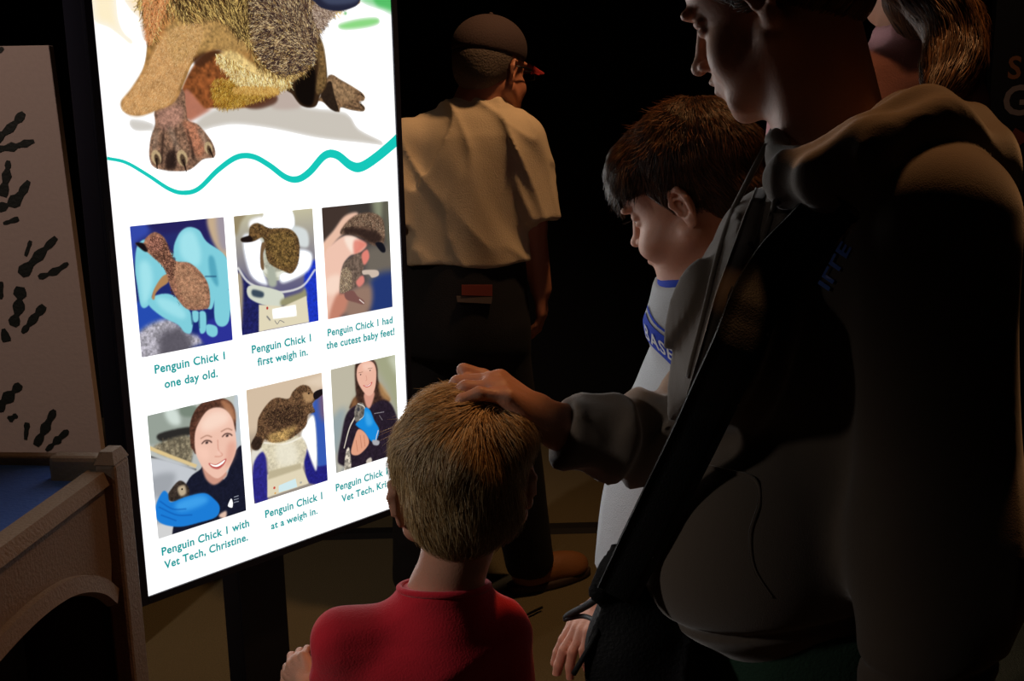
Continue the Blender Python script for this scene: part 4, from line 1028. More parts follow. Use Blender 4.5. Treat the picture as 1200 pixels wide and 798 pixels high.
def rtorso(g=0.0):
    return Loft([(.44, tc[0], RD + .01, .098 + g, .080 + g, yawr), (.55, tc[0], RD + .01, .096 + g, .074 + g, yawr), (.66, tc[0], RD + .01, .098 + g, .070 + g, yawr),
                 (zc - .04, tc[0] + .002, RD + .008, .098 + g, .062 + g, yawr), (zc + .0, tc[0] + .004, RD + .006, .088 + g, .048 + g, yawr), (zc + .016, tc[0] + .010, RD + .004, .060 + g, .036 + g, yawr)], rcap=.02)
_rt = rtorso()
def red_body(P):
    d = smin(RH.d(P, neck=False), neck(P, RH, nk, .041, .041), .008)
    d = smin(d, _rt(P), .02)
    for s, (sh, el, wr, hp) in enumerate(((sh_l, el_l, wr_l, hipL), (sh_r, el_r, wr_r, hipR))):
        d = smin(d, limb(P, sh, el, wr, .028, .023, .016), .015)
        kn = hp + np.array([0, -.005, -.22]); an = hp + np.array([0, .01, -.41])
        d = smin(d, limb(P, hp, kn, an, .052, .037, .026), .02)
    d = smin(d, rhand_l(P), .006); return smin(d, rhand_r(P), .006)
lo0 = np.array([tc[0] - .2, RD - .16, .03]); hi0 = np.array([tc[0] + .2, RD + .26, zc + .03])
hb = RH.box(.0028, lo=(-.10, -.125, -.24), hi=(.10, .135, .145))
hb = (np.array([hb[0][0], hb[0][1], zc + .028]), hb[1], hb[2])
solid('body', red_body, [hb, (lo0, np.array([hi0[0], hi0[1], zc + .03]), .007), (wr_l - .055, wr_l + .06, .0025)], m_skin, redboy)
# hair
def red_cap(P):
    q = RH.loc(P)
    d = ell(q, (0, -.020, .050), (.0815, .103, .088))
    d = smin(d, ell(q, (.0, -.055, -.008), (.066, .055, .055)), .02)
    d = smin(d, ell(q, (.062, -.035, .075), (.036, .060, .040)), .025)        # the swept up right side
    d = d - .004 * vnoise(q, 28, 1)
    face = np.maximum(q[:, 1] - .035 + .35 * (q[:, 2] - .02).clip(-1, 1) * -1, .030 - q[:, 2])       # open for the face
    d = smax(d, -np.maximum(-(q[:, 1] - .052), -( .075 - q[:, 2])) if False else -np.minimum(.06, np.minimum((q[:, 1] - .045) * 1.0, (.070 - q[:, 2]))) , .006) if False else d
    cut = np.minimum(q[:, 1] - (.018 + .55 * np.clip(q[:, 2] - .0, 0, 1)), .085 - q[:, 2])
    d = smax(d, cut, .006)
    nape = (-.062 + .25 * np.clip(q[:, 1] + .06, -.1, .1)) - q[:, 2]
    d = smax(d, nape, .006)
    ear = np.minimum(ell(q, (.088, -.008, -.004), (.026, .030, .038)), ell(q, (-.088, -.008, -.004), (.026, .030, .038)))
    return smax(d, -ear, .004) * RH.k
cb = RH.box(.0032, lo=(-.14, -.15, -.12), hi=(.14, .12, .17))
hair = solid('hair', red_cap, [cb], mat('hair_blond_base', (128, 100, 66), 0.6, 0.8, 240, .3), redboy)
pts, nn = surf_points(hair, redboy, 20000, keep=lambda v, n: (RH.loc(v)[:, 2] > -.075) & (np.abs((n @ RH.R)[:, 2]) < 1.1))
_q = RH.loc(pts); _k = ~((np.abs(_q[:, 0]) > .064) & (_q[:, 2] < .05) & (_q[:, 2] > -.03) & (_q[:, 1] > -.05)); pts, nn = pts[_k], nn[_k]
crown = np.array([.048, -.020, .128])
def red_comb(P):
    q = RH.loc(P); r = q - crown
    # whorl: strands run out from the crown with a swirl and comb forward on top
    t = r + .35 * np.cross(np.array([0, -.5, .85]), r)
    t[:, 2] -= .030
    cl = np.stack([vnoise(q, 24, 21), vnoise(q, 24, 22), vnoise(q, 24, 23)], 1) * .05; t = t + cl
    top = np.clip((q[:, 2] - .05) / .06, 0, 1)[:, None]
    t = t + top * np.array([-.03, .05, 0.0])
    t /= np.linalg.norm(t, axis=1)[:, None] + 1e-9
    return t @ RH.R.T
m_bl = hairmat('hair_blond', .4)
ho = strands('hair_strands', pts, nn, red_cap, red_comb, .038, .00045, palette([(214, 184, 134), (190, 156, 104), (168, 132, 84), (226, 202, 158), (140, 106, 66)], .15), m_bl, redboy, lift=.002, lift_end=.006, jitter=.30)
k_ = (RH.loc(pts)[:, 2] > .09)
pt2 = pts[k_][:130]; n2 = nn[k_][:130]
strands('hair_wisps', pt2, n2, red_cap, lambda P: red_comb(P) * .8, .030, .0004, palette([(226, 202, 158), (204, 172, 120)], .15), m_bl, redboy, stiff=.45, jitter=.35, seed=9)
# T-shirt
def red_shirt(P):
    d = rtorso_g(P)
    for sh, el in ((sh_l, el_l), (sh_r, el_r)):
        e = rc(P, sh, sh + (el - sh) * .95, .036, .040); a = nrm(el - sh)
        e = smax(e, (P - sh) @ a - .115, .004); d = smin(d, e, .028)
    d = smin(d, rc(P, sh_l + (0, 0, .004), sh_r + (0, 0, .004), .027, .027), .02)
    for sh in (sh_l, sh_r): d = smin(d, rc(P, nk + np.array([0, 0, -.030]), sh + (0, 0, .004), .034, .032), .02)
    d = smin(d, rc(P, nk + np.array([0, 0, .008]), nk + np.array([0, 0, -.05]), .055, .066), .03)
    d = d + folds(P, .0035, 11, 4, (1, .2, .35))
    d = smax(d, (P[:, 2] - nk[2] - .014) + .25 * (P[:, 1] - nk[1]), .003)
    return smax(d, .40 - P[:, 2], .006)
rtorso_g = rtorso(.008)
m_red = mat('red_cotton', (224, 24, 48), 0.9, 0.25, 420, .08, sheen=.3)
solid('t_shirt', red_shirt, [(np.array([tc[0] - .21, RD - .14, .38]), np.array([tc[0] + .21, RD + .16, zc + .09]), .0042)], m_red, redboy)
q = MB(); th = np.linspace(0, 2 * math.pi, 40)
ringp = [nk + np.array([math.cos(t) * .053, math.sin(t) * .053, .012 - .25 * .053 * math.sin(t)]) for t in th]
q.tube(ringp, .0045, 8, False); q.build('collar', m_red, redboy, True)
def shorts(nm, P0, P1, r0, r1, zw, m, parent, box, waist):
    def f(P):
        d = rc(P, P0[0], P1[0], r0, r1); d = smin(d, rc(P, P0[1], P1[1], r0, r1), .015)
        d = smin(d, waist(P), .02) + folds(P, .004, 10, 8)
        return smax(d, P[:, 2] - zw, .004)
    return solid(nm, f, box, m, parent)
wst = Loft([(.40, tc[0], RD + .01, .092, .078, 0), (.47, tc[0], RD + .01, .100, .082, 0), (.54, tc[0], RD + .01, .098, .078, 0)])
m_navy = mat('navy_cloth', (22, 24, 34), 0.9, .3, 300)
shorts('shorts', (hipL, hipR), (hipL + (0, 0, -.2), hipR + (0, 0, -.2)), .062, .066, .53, m_navy, redboy, [(np.array([tc[0] - .2, RD - .12, .22]), np.array([tc[0] + .2, RD + .14, .56]), .008)], wst)
for hp in (hipL, hipR): shoe('shoe', (-.3, 1), hp + (0, .01, 0), .18, m_navy, mat('sole_pale', (150, 146, 140), .8), redboy)
# ---------------------------------------------------------------- the older boy in the grey shirt
GD = 1.61
GT = 1.68      # his trunk
GF = nrm(np.array([-.88, .46, -.45]))
TF = nrm(np.array([-.97, -.22, 0]))        # the way his chest faces
gr = nrm(np.cross(GF, UP))
ge = at(794, 239, GD)                     # his left ear
GH = Head(ge + gr * .070, GF, roll=4, scale=1.0, kid=1.15)
gc = GH.c
greyboy = empty('person', (gc[0] + .03, gc[1], 0), 'dark-haired boy in a pale grey baseball shirt with blue collar, looking down left', 'person')
tr_ = nrm(np.cross(TF, UP)); gy = math.atan2(tr_[1], tr_[0])
def gst(px, py, y, a, b): p = at(px, py, y); return (p[2], p[0], p[1], a * 1.07, b * 1.07, gy)
def gtorso(g=0.0):
    L = [gst(806, 800, GT, .145 + g, .115 + g), gst(802, 690, GT, .148 + g, .122 + g), gst(810, 600, GT, .150 + g, .124 + g), gst(826, 520, GT, .150 + g, .118 + g), gst(848, 440, GT, .152 + g, .105 + g),
         gst(858, 395, GT, .150 + g, .092 + g), gst(852, 344, GT, .130 + g, .080 + g), gst(838, 318, GT, .088 + g, .066 + g)]
    return Loft(L, rcap=.02)
_gt = gtorso(); _gtg = gtorso(.010)
gnb = at(828, 326, GT - .01)
gsc = at(866, 388, GT); gsL = gsc - tr_ * .145; gsR = gsc + tr_ * .145
geL = at(856, 600, 1.52); gwL = at(716, 698, 1.43)
ghip = [np.array([at(806, 800, GT)[0] + s * .07 * tr_[0], GT + s * .07 * tr_[1], .66]) for s in (-1, 1)]
ghand = hand_fn(gwL, at(664, 756, 1.41) - gwL, (.9, .25, -.25), -1, .82, (.18, .22, .30, .42), .3, .03)
def grey_body(P):
    d = smin(GH.d(P, neck=False), neck(P, GH, gnb, .058, .060), .022); d = smin(d, _gt(P), .03)
    d = smin(d, limb(P, gsL, geL, gwL, .040, .034, .023), .02); d = smin(d, ghand(P), .008)
    er = gsR + np.array([-.05, .0, -.25]); d = smin(d, limb(P, gsR, er, er + np.array([-.06, .08, -.19]), .040, .034, .024), .02)
    for hp in ghip: d = smin(d, limb(P, hp, hp * [1, 1, .53], hp * [1, 1, .11], .075, .052, .036), .03)
    return d
hb = GH.box(.0026, lo=(-.10, -.125, -.20), hi=(.10, .135, .145))
zt = _gt.z1 - .01
hb = (np.array([hb[0][0], hb[0][1], zt]), hb[1], hb[2])
solid('body', grey_body, [hb, (np.array([gwL[0] + .015, 1.30, .03]), np.array([gc[0] + .42, 2.12, zt]), .009), (gwL + (-.10, -.08, -.11), gwL + (.015, .07, .04), .0026)], m_skin, greyboy)
GH.eyes(greyboy)
def grey_cap(P):
    q = GH.loc(P)
    d = ell(q, (0, -.020, .054), (.087, .108, .090))
    d = smin(d, ell(q, (0, .055, .070), (.072, .050, .045)), .03)           # fringe mass
    d = smin(d, ell(q, (0, -.060, .0), (.068, .056, .065)), .02)
    d = d - .005 * vnoise(q, 26, 2) - .003 * vnoise(q, 60, 6)
    cut = np.minimum(q[:, 1] - (.012 + .55 * np.clip(q[:, 2] - .0, 0, 1)), .046 - q[:, 2] + .012 * np.sin(q[:, 0] * 90))
    d = smax(d, cut, .004)
    nape = (-.075 + .3 * np.clip(q[:, 1] + .05, -.1, .1)) - q[:, 2]
    d = smax(d, nape, .006)
    ear = np.minimum(ell(q, (.085, -.006, -.010), (.022, .026, .036)), ell(q, (-.085, -.006, -.010), (.022, .026, .036)))
    return smax(d, -ear, .004) * GH.k
hair = solid('hair', grey_cap, [GH.box(.0032, lo=(-.13, -.16, -.12), hi=(.13, .14, .17))], mat('hair_dark_base', (44, 30, 22), 0.6, 0.8, 240, .3), greyboy)
pts, nn = surf_points(hair, greyboy, 13000, seed=3)
gcrown = np.array([0, -.075, .115])
def grey_comb(P):
    q = GH.loc(P); r = q - gcrown
    t = r + .25 * np.cross(np.array([0, -.4, .9]), r); t[:, 2] -= .045
    t /= np.linalg.norm(t, axis=1)[:, None] + 1e-9
    t = t + .45 * np.stack([vnoise(q, 30, 11), vnoise(q, 30, 12), vnoise(q, 30, 13)], 1) * np.clip(.5 - q[:, 1:2] * 8, 0, 1)
    return t @ GH.R.T
m_dk = hairmat('hair_dark', .42)
strands('hair_strands', pts, nn, grey_cap, grey_comb, .036, .0006, palette([(74, 50, 34), (50, 33, 24), (96, 64, 40), (38, 26, 20)], .2), m_dk, greyboy, lift=.002, lift_end=.004, jitter=.25)
k_ = (GH.loc(pts)[:, 2] > .08) & (GH.loc(pts)[:, 1] < .03)
strands('hair_wisps', pts[k_][:500], nn[k_][:500], grey_cap, grey_comb, .026, .0005, palette([(96, 64, 40), (120, 76, 44)], .2), m_dk, greyboy, stiff=.8, jitter=.6, seed=8)
# fringe hanging over the forehead
kf = (GH.loc(pts)[:, 1] > .045) & (GH.loc(pts)[:, 2] > .04)
def fr_comb(P):
    q = GH.loc(P); t = np.stack([q[:, 0] * .8, np.full(len(q), .016), np.full(len(q), -.05)], 1); t /= np.linalg.norm(t, axis=1)[:, None]; return t @ GH.R.T
pf, nf = pts[kf], nn[kf]
strands('fringe', pf, nf, lambda P: grey_cap(P), fr_comb, .028, .0007, palette([(74, 50, 34), (96, 66, 42), (50, 33, 24)], .2), m_dk, greyboy, stiff=.02, jitter=.16, seed=12)
# brows and lashes
for s in (-1, 1):
    br = MB()
    for i in range(26):
        t = i / 25; c0 = np.array([s * (.014 + .034 * t), .0995 - .012 * t * t, .029 + .006 * math.sin(t * 2.6)])
        br.tube([GH.wld(c0), GH.wld(c0 + np.array([s * .006, .001, .002]))], .0007, 3)
    br.build('eyebrow', mat('brow_brown', (52, 36, 26), .7), greyboy)
for s in (-1, 1):
    lb = MB()
    for i in range(16):
        t = i / 15; c0 = np.array([s * (.020 + .022 * t), .0965 - .004 * abs(t - .5), .0095])
        lb.tube([GH.wld(c0), GH.wld(c0 + np.array([s * .001, .005, -.001])), GH.wld(c0 + np.array([s * .0015, .008, .002]))], [.0004, .0003, .0001], 3)
    lb.build('eyelashes', mat('brow_brown', (52, 36, 26), .7), greyboy)
# shirt
zh = at(690, 682, 1.63)[2]
def grey_shirt_raw(P):
    d = _gtg(P)
    for sh, el in ((gsL, geL), (gsR, gsR + np.array([-.05, 0, -.25]))):
        a = nrm(el - sh); e = rc(P, sh, sh + a * .20, .056, .058); e = smax(e, (P - sh) @ a - .17, .006); d = smin(d, e, .03)
    d = smin(d, rc(P, gnb + np.array([0, 0, .01]), gnb + np.array([0, 0, -.06]), .066, .092), .03)
    d = d + folds(P, .006, 7, 14, (1, .3, -.2))
    d = smax(d, (P[:, 2] - gnb[2] - .018) + .35 * ((P - gnb) @ TF), .003)
    return d
def grey_shirt(P):
    return smax(grey_shirt_raw(P), zh - .004 * np.sin(P[:, 0] * 25) - P[:, 2], .005)
bxs = [(np.array([gc[0] - .32, 1.36, zh - .02]), np.array([gc[0] + .42, 2.12, _gt.z1 + .05]), .005)]
m_grey = mat('grey_marl', (186, 190, 194), 0.9, 0.3, 500, .14)
gsh = solid('shirt', grey_shirt, bxs, m_grey, greyboy)
m_blue2 = mat('royal_blue_cloth', (24, 62, 190), 0.85, .2, 400)
gb = bvh(gsh, greyboy)
q = MB(); ringp = [gnb + np.array([math.cos(t) * .066, math.sin(t) * .066, .018 - .35 * .066 * (math.cos(t) * TF[0] + math.sin(t) * TF[1])]) for t in np.linspace(0, 2 * math.pi, 41)]
q.tube(ringp, .009, 8, False); q.build('collar', m_blue2, greyboy, True)
# chest print: in the chest's own sheet, from his right to his left, laid on the cloth
fc2 = TF; grr = -tr_       # grr: towards his left
c_ch = at(768, 388, 1.6); cc0 = np.array([_gt.T[:, 1][np.argmin(abs(_gt.T[:, 0] - c_ch[2]))], GT])
def on_chest(u, z):
    """u metres round the chest from its middle towards his left; z height"""
    ang = u / .125; z = z - .45 * u; dr_ = fc2 * math.cos(ang) + grr * math.sin(ang)
    org = np.array([cc0[0], cc0[1], z]) + dr_ * .6
    loc, n = rays(gb, org, -dr_)
    if loc is None: return None
    if n @ dr_ < 0: n = -n
    return loc, n
def chest_mesh(nm, V2, F2, m, lift):
    V = []; 
    for u, z in V2:
        r = on_chest(u, z); V.append(r[0] + r[1] * lift if r else np.array([cc0[0], cc0[1], z]))
    o = mesh(nm, V, F2, m, greyboy, True); return o
zb = c_ch[2]
U0, U1 = -.015, .135; nx, nz = 60, 12
V2 = []; F2 = []
for i in range(nx + 1):
    for j in range(nz + 1): V2.append((U0 + (U1 - U0) * i / nx, zb - .030 + .040 * j / nz))
for i in range(nx):
    for j in range(nz): a_ = i * (nz + 1) + j; F2.append((a_, a_ + nz + 1, a_ + nz + 2, a_ + 1))
chest_mesh('chest_band', V2, F2, m_blue2, .0018)
v, f = text_mesh('BASEBALL', 1.15, .02, 4); wv = v[:, 0].max(); k_ = (U1 - U0 - .02) / wv; hh = v[:, 1].max()
kz = .020 / hh
chest_mesh('lettering', [(U0 + .01 + p[0] * k_, zb - .020 + p[1] * kz) for p in v], f, mat('print_white', (214, 218, 224), .8), .0036)
V2 = []; F2 = []
for i in range(nx + 1):
    for j in range(2): V2.append((U0 + (U1 - U0) * i / nx, zb + .0165 + .004 * j))
for i in range(nx): a_ = i * 2; F2.append((a_, a_ + 2, a_ + 3, a_ + 1))
chest_mesh('chest_stripe', V2, F2, m_blue2, .0018)
# trousers and shoes
gw = Loft([(ghip[0][2] - .06, at(806, 800, GT)[0], GT, .158, .128, gy), (ghip[0][2], at(806, 800, GT)[0], GT, .160, .130, gy), (zh + .06, at(806, 800, GT)[0], GT, .156, .126, gy)])
m_char = mat('charcoal_cloth', (30, 32, 40), .9, .3, 300)
shorts('trousers', ghip, [h * [1, 1, .12] for h in ghip], .092, .058, zh + .05, m_char, greyboy, [(np.array([gc[0] - .32, 1.38, .03]), np.array([gc[0] + .38, 2.0, zh + .08]), .011)], gw)
for hp in ghip: shoe('shoe', GF[:2], hp, .23, m_char, mat('sole_pale', (150, 146, 140), .8), greyboy)
# ---------------------------------------------------------------- the woman in the hooded sweatshirt
AD = 1.20
AF = nrm(np.array([-.77, .52, -.40]))
ar_ = nrm(np.cross(AF, UP))
AH = Head(at(881, -2, AD) + ar_ * .072, AF, roll=0, scale=.96, kid=0.0)
woman = empty('person', (.36, 1.2, 0), 'woman in a brown hooded sweatshirt resting one hand on the blond hair', 'person')
BF = nrm(np.array([-.95, -.30, 0])); br_ = nrm(np.cross(BF, UP)); ay = math.atan2(br_[1], br_[0])
anb = at(985, 205, AD + .02)
def ast(y, L, R, b_lat=.155, dd=AD + .03):
    p = at((L + R) / 2, y, dd); hw = (R - L) / 2 * dd / FOC
    return (p[2], p[0], p[1], b_lat, hw, ay)
def atorso(g=0.0, low=True):
    S = [ast(900, 800, 1150, .165), ast(790, 778, 1160, .172), ast(740, 768, 1160, .176), ast(680, 757, 1160, .178), ast(600, 762, 1162, .176), ast(520, 778, 1160, .172), ast(420, 797, 1150, .170),
         ast(330, 824, 1140, .168), ast(262, 850, 1130, .150), ast(215, 885, 1095, .100)]
    return Loft([(s[0], s[1], s[2], s[3] + g, s[4] + g, s[5]) for s in S], rcap=.03)
_at = atorso(-.012); _atg = atorso(0)
# arms: near (left) hangs down, far (right) reaches to the child's head
aSL = at(1095, 258, 1.06); aEL = at(1098, 640, 1.00); aWL = at(1062, 905, .94)
aSR = at(905, 300, 1.36); aER = at(812, 512, 1.30); aWR = at(655, 500, 1.215)
hd = at(575, 452, 1.205) - aWR
ahand = hand_fn(aWR + nrm(hd) * .012, hd + np.array([0, 0, .010]), (-.15, .06, -1), -1, .98, (.85, .80, .66, .5), .40, .09)
ahandL = hand_fn(aWL, (-.1, -.02, -1), (-1, .2, 0), 1, .95, (.3, .35, .4, .45), .4)
ahip = [np.array([at(965, 900, 1.23)[0], 1.23, .82]) + br_ * .09 * s for s in (-1, 1)]
def adult_body(P):
    d = smin(AH.d(P, neck=False), neck(P, AH, anb, .058, .060), .025)
    d = smin(d, rc(P, AH.wld((-.058, -.012, -.04)), anb + np.array([-.040, -.012, .0]), .011, .010), .022)
    d = smin(d, _at(P), .03)
    d = smin(d, limb(P, aSL, aEL, aWL, .048, .040, .028), .02); d = smin(d, limb(P, aSR, aER, aWR, .046, .038, .027), .02)
    d = smin(d, ahand(P), .008); d = smin(d, ahandL(P), .008)
    for hp in ahip: d = smin(d, limb(P, hp, hp * [1, 1, .53], hp * [1, 1, .09], .092, .062, .042), .03)
    return d
hb = AH.box(.0028, lo=(-.10, -.125, -.24), hi=(.10, .135, .145)); zt = _at.z1 - .01
solid('body', adult_body, [(np.array([hb[0][0], hb[0][1], zt]), hb[1], hb[2]), (np.array([aWR[0] + .02, .86, .03]), np.array([.66, 1.55, zt]), .010),
                           (aWR + (-.20, -.10, -.09), aWR + (.02, .10, .10), .0024), (aWL + (-.08, -.09, -.22), aWL + (.08, .09, -.04), .0032)], m_skin, woman)
AH.eyes(woman, (80, 60, 44))
# hair drawn back to a ponytail
bun = AH.wld((0, -.105, .045))
pt = [bun, at(1070, -22, 1.27), at(1108, 14, 1.25), at(1122, 52, 1.23), at(1116, 88, 1.20), at(1100, 112, 1.17)]
def ahair(P):
    q = AH.loc(P)
    d = ell(q, (0, -.020, .050), (.084, .104, .092)); d = smin(d, ell(q, (0, -.06, -.005), (.062, .055, .055)), .02)
    cut = np.minimum(q[:, 1] - (.030 + .55 * np.clip(q[:, 2] - .0, 0, 1)), .080 - q[:, 2]); d = smax(d, cut, .006)
    d = smax(d, (-.045 + .45 * np.clip(q[:, 1] + .04, -.1, .1)) - q[:, 2], .006)
    ear = np.minimum(ell(q, (.085, -.004, -.006), (.022, .022, .034)), ell(q, (-.085, -.004, -.006), (.022, .022, .034)))
    d = smax(d, -ear, .004) * AH.k
    return d - .002 * vnoise(q, 30, 4)
def atail(P):
    d = chain(P, spline(np.array(pt), 3), list(np.interp(np.linspace(0, 1, 16), [0, .3, .75, 1], [.020, .026, .026, .010])), .01)
    return d - .004 * vnoise(P * np.array([1, 1, .4]), 60, 3)
hb2 = AH.box(.0040, lo=(-.13, -.16, -.12), hi=(.13, .14, .17))
m_brn0 = mat('hair_brown_base', (72, 48, 34), 0.55, 0.8, 240, .3)
hA = solid('hair', ahair, [hb2], m_brn0, woman)
hT = solid('ponytail', atail, [(np.minimum.reduce(pt) - .05, np.maximum.reduce(pt) + .05, .004)], m_brn0, woman)
pts, nn = surf_points(hA, woman, 6000, seed=4)
def acomb(P):
    q = AH.loc(P); t = np.array([0, -.105, .045]) - q; t /= np.linalg.norm(t, axis=1)[:, None] + 1e-9; return t @ AH.R.T
strands('hair_strands', pts, nn, ahair, acomb, .05, .0006, palette([(96, 66, 46), (74, 50, 36), (120, 86, 58)], .2), hairmat('hair_brown', .4), woman, lift=.002, jitter=.12)
pts, nn = surf_points(hT, woman, 3500, seed=5); SPt = spline(np.array(pt), 4)
def tcomb(P):
    i = np.argmin(((P[:, None] - SPt[None]) ** 2).sum(2), 1); i = np.clip(i, 0, len(SPt) - 2); t = SPt[i + 1] - SPt[i]; return t / (np.linalg.norm(t, axis=1)[:, None] + 1e-9)
strands('ponytail_strands', pts, nn, atail, tcomb, .06, .0007, palette([(96, 66, 46), (74, 50, 36), (150, 108, 70)], .2), hairmat('hair_brown', .4), woman, lift=.002, lift_end=.004, jitter=.15)
# sweatshirt -------------------------------------------------
m_hood = mat('hoodie_fleece', (104, 90, 76), 0.95, 0.14, 700, .10, sheen=.5)
m_strap = mat('strap_black', (14, 14, 15), 0.7, .3, 500)
zl = nrm(at(800, 480, 1.12) - at(905, 180, 1.12)); zp = nrm(np.cross(zl, [0, 1, 0]))         # along and across the front folds
z0p = at(905, 180, 1.12)
hem = at(800, 766, 1.12)[2]
def hoodie_raw(P):
    d = _atg(P)
    bust = ell(P, at(862, 400, 1.15), (.06, .12, .10)); d = smin(d, bust, .05)
    # near sleeve
    s1 = limb(P, aSL, aEL, aWL + (0, 0, .04), .074, .080, .050, .04)
    s1 = s1 + folds(P, .008, 6, 31, (0, .2, 1))
    d = smin(d, s1, .030)
    # far sleeve, its cuff bunched at the wrist
    cu = aWR + nrm(aER - aWR) * .012
    s2 = limb(P, aSR, aER, cu, .070, .054, .036, .03)
    s2 = smax(s2, -((P - cu) @ nrm(aER - aWR)) - .006, .004)
    u = ((P - cu) @ nrm(aER - aWR)) / .15
    s2 = s2 - .008 * np.exp(-((u - .32) / .12) ** 2) - .006 * np.exp(-((u - .62) / .10) ** 2) + .004 * np.exp(-((u - .47) / .06) ** 2)
    s2 = s2 + folds(P, .011, 13, 33, (.1, .2, 1)) - .003 * np.clip(vnoise(P, 40, 35), 0, 1)
    d = smin(d, s2, .02)
    # front folds that run down from the collar
    rel = P - z0p; s = rel @ zp; l = rel @ zl
    w = np.exp(-((s - .005) / .060) ** 2) * np.clip((l + .05) / .10, 0, 1) * np.clip((.40 - l) / .20, 0, 1) * np.clip((AD + .04 - P[:, 1]) / .05, 0, 1)
    d = d - w * (.0075 * np.sin(s * 190 + 2.2 * np.sin(l * 8)) + .0020 * np.sin(s * 330 + l * 20))
    # belly creases and pocket
    d = d + folds(P, .016, 4.6, 21, (-.45, .1, -.9)) * np.clip((1.36 - P[:, 2]) / .1, .25, 1)
    pk = at(862, 560, 1.06)
    pd = ell(P, at(885, 640, 1.11), (.125, .090, .120)); d = smin(d, pd, .03)
    d = d + .006 * np.exp(-((P[:, 2] - hem - .055 - .1 * (P[:, 0] - .2)) / .006) ** 2)
    d = smax(d, (hem + .10 * np.clip(.27 - P[:, 0], 0, 1) - .01 * np.sin(P[:, 0] * 20 + P[:, 1] * 14)) - P[:, 2], .012)
    return d
# hood lying round the neck
HP = [at(906, 165, 1.20), at(925, 210, 1.13), at(968, 208, 1.085), at(1020, 184, 1.07), at(1075, 168, 1.09), at(1122, 176, 1.15), at(1142, 186, 1.24), at(1110, 165, 1.34), at(1040, 162, 1.36), at(960, 172, 1.32), at(915, 165, 1.25)]
HR = [.012, .022, .032, .038, .042, .046, .040, .034, .036, .026, .014]
def hood(P):
    d = chain(P, HP, HR, .02)
    d = smin(d, rc(P, at(1075, 160, 1.10), at(1150, 205, 1.16), .045, .040), .03)
    rr = np.linalg.norm((P - anb) * [1, 1, 0], axis=1)
    return d + folds(P, .009, 9, 41, (1, .6, -.2)) - .002 * np.sin(rr * 190)
def hoodie(P):
    return smin(hoodie_raw(P), hood(P), .012)
hz = hem - .02
hoo = solid('hoodie', hoodie, [(np.array([-.06, .82, hz]), np.array([.66, 1.56, 1.56]), .0048)], m_hood, woman)
hB = bvh(hoo, woman)
_v, _f = polygonise(hoodie_raw, np.array([-.06, .82, hz]), np.array([.66, 1.56, 1.56]), .010)
hR = BVHTree.FromPolygons([tuple(map(float, p)) for p in _v], [tuple(map(int, q_)) for q_ in _f])
def ribbon(nm, pix, wpx, thick, m, parent, b=hB, depth=None, lift=.002, smooth_n=10, rows=5, dive=0.0):
    """a band laid on the cloth; pix: its middle line, wpx: width in the same units"""
    dive_ = dive; p = spline(np.array(pix, float), smooth_n); n = len(p); w = np.interp(np.linspace(0, 1, n), np.linspace(0, 1, np.size(wpx)), np.atleast_1d(wpx))
    t = np.gradient(p, axis=0); t /= np.linalg.norm(t, axis=1)[:, None]; nn_ = np.stack([-t[:, 1], t[:, 0]], -1)
    D_ = np.full((n, rows), np.nan)
    for i in range(n):
        for j in range(rows):
            q_ = p[i] + nn_[i] * w[i] * (j / (rows - 1) - .5)
            loc, nm_ = hit(b, *q_)
            if loc is not None: D_[i, j] = loc[1]
    if depth is not None: D_ = np.fmin(D_, np.interp(np.linspace(0, 1, n), np.linspace(0, 1, len(depth)), depth)[:, None])
    col = np.nanmin(D_, 1); ok = ~np.isnan(col); col = np.interp(np.arange(n), np.nonzero(ok)[0], col[ok])
    ker = np.ones(5) / 5; col = np.convolve(np.pad(col, 2, mode='edge'), ker, 'valid')
    V = []
    col = col + dive_ * np.clip(1 - np.arange(n) / (n * .16), 0, 1)
    for i in range(n):
        for j in range(rows):
            q_ = p[i] + nn_[i] * w[i] * (j / (rows - 1) - .5)
            y = col[i] - lift - thick * (1 - abs(2 * j / (rows - 1) - 1) ** 4) * .5
            V.append(at(q_[0], q_[1], y))
    nf = n * rows; V2 = [v + np.array([0, thick, 0]) for v in V]
    F = [(i * rows + j, i * rows + j + 1, (i + 1) * rows + j + 1, (i + 1) * rows + j) for i in range(n - 1) for j in range(rows - 1)]
    F += [tuple(k + nf for k in f[::-1]) for f in F]
    for i in range(n - 1):
        for j in (0, rows - 1):
            a_, b_ = i * rows + j, (i + 1) * rows + j; F.append((a_, b_, b_ + nf, a_ + nf))
    return mesh(nm, V + V2, F, m, parent)
# collar edge, placket and cords
ribbon('placket', [(893, 222), (882, 256), (868, 300), (850, 350), (832, 410), (812, 470)], [14, 20, 24, 24, 22, 18], .005, m_hood, woman)
for k_, pl in enumerate(([(897, 170), (872, 215), (852, 262), (838, 310), (824, 370), (806, 440)], [(908, 236), (893, 285), (880, 330), (868, 385), (862, 440)])):
    q = MB(); sp_pts = []
    for a_, b_ in spline(np.array(pl, float), 5):
        loc, n = hit(hB, a_, b_)
        if loc is not None: sp_pts.append(loc + np.array([0, -.004, 0]))
    if len(sp_pts) > 3: q.tube(sp_pts, .0035, 8); q.build('drawstring', m_hood, woman, True)
for k_, (a_, b_) in enumerate(((876, 292), (856, 344), (836, 398))):
    loc, n = hit(hB, a_, b_)
    q = MB(); q.tube([loc + np.array([0, -.014, .010]), loc + np.array([0, -.015, 0]), loc + np.array([-.004, -.014, -.010])], [.002, .0055, .002], 10); q.build('toggle', m_strap, woman, True)
# pocket rim
ribbon('pocket_seam', [(822, 545), (850, 552), (884, 562), (890, 590), (880, 625), (884, 665), (905, 700)], [4, 5, 5, 5, 5, 4, 3], .0015, m_hood, woman, lift=.0)
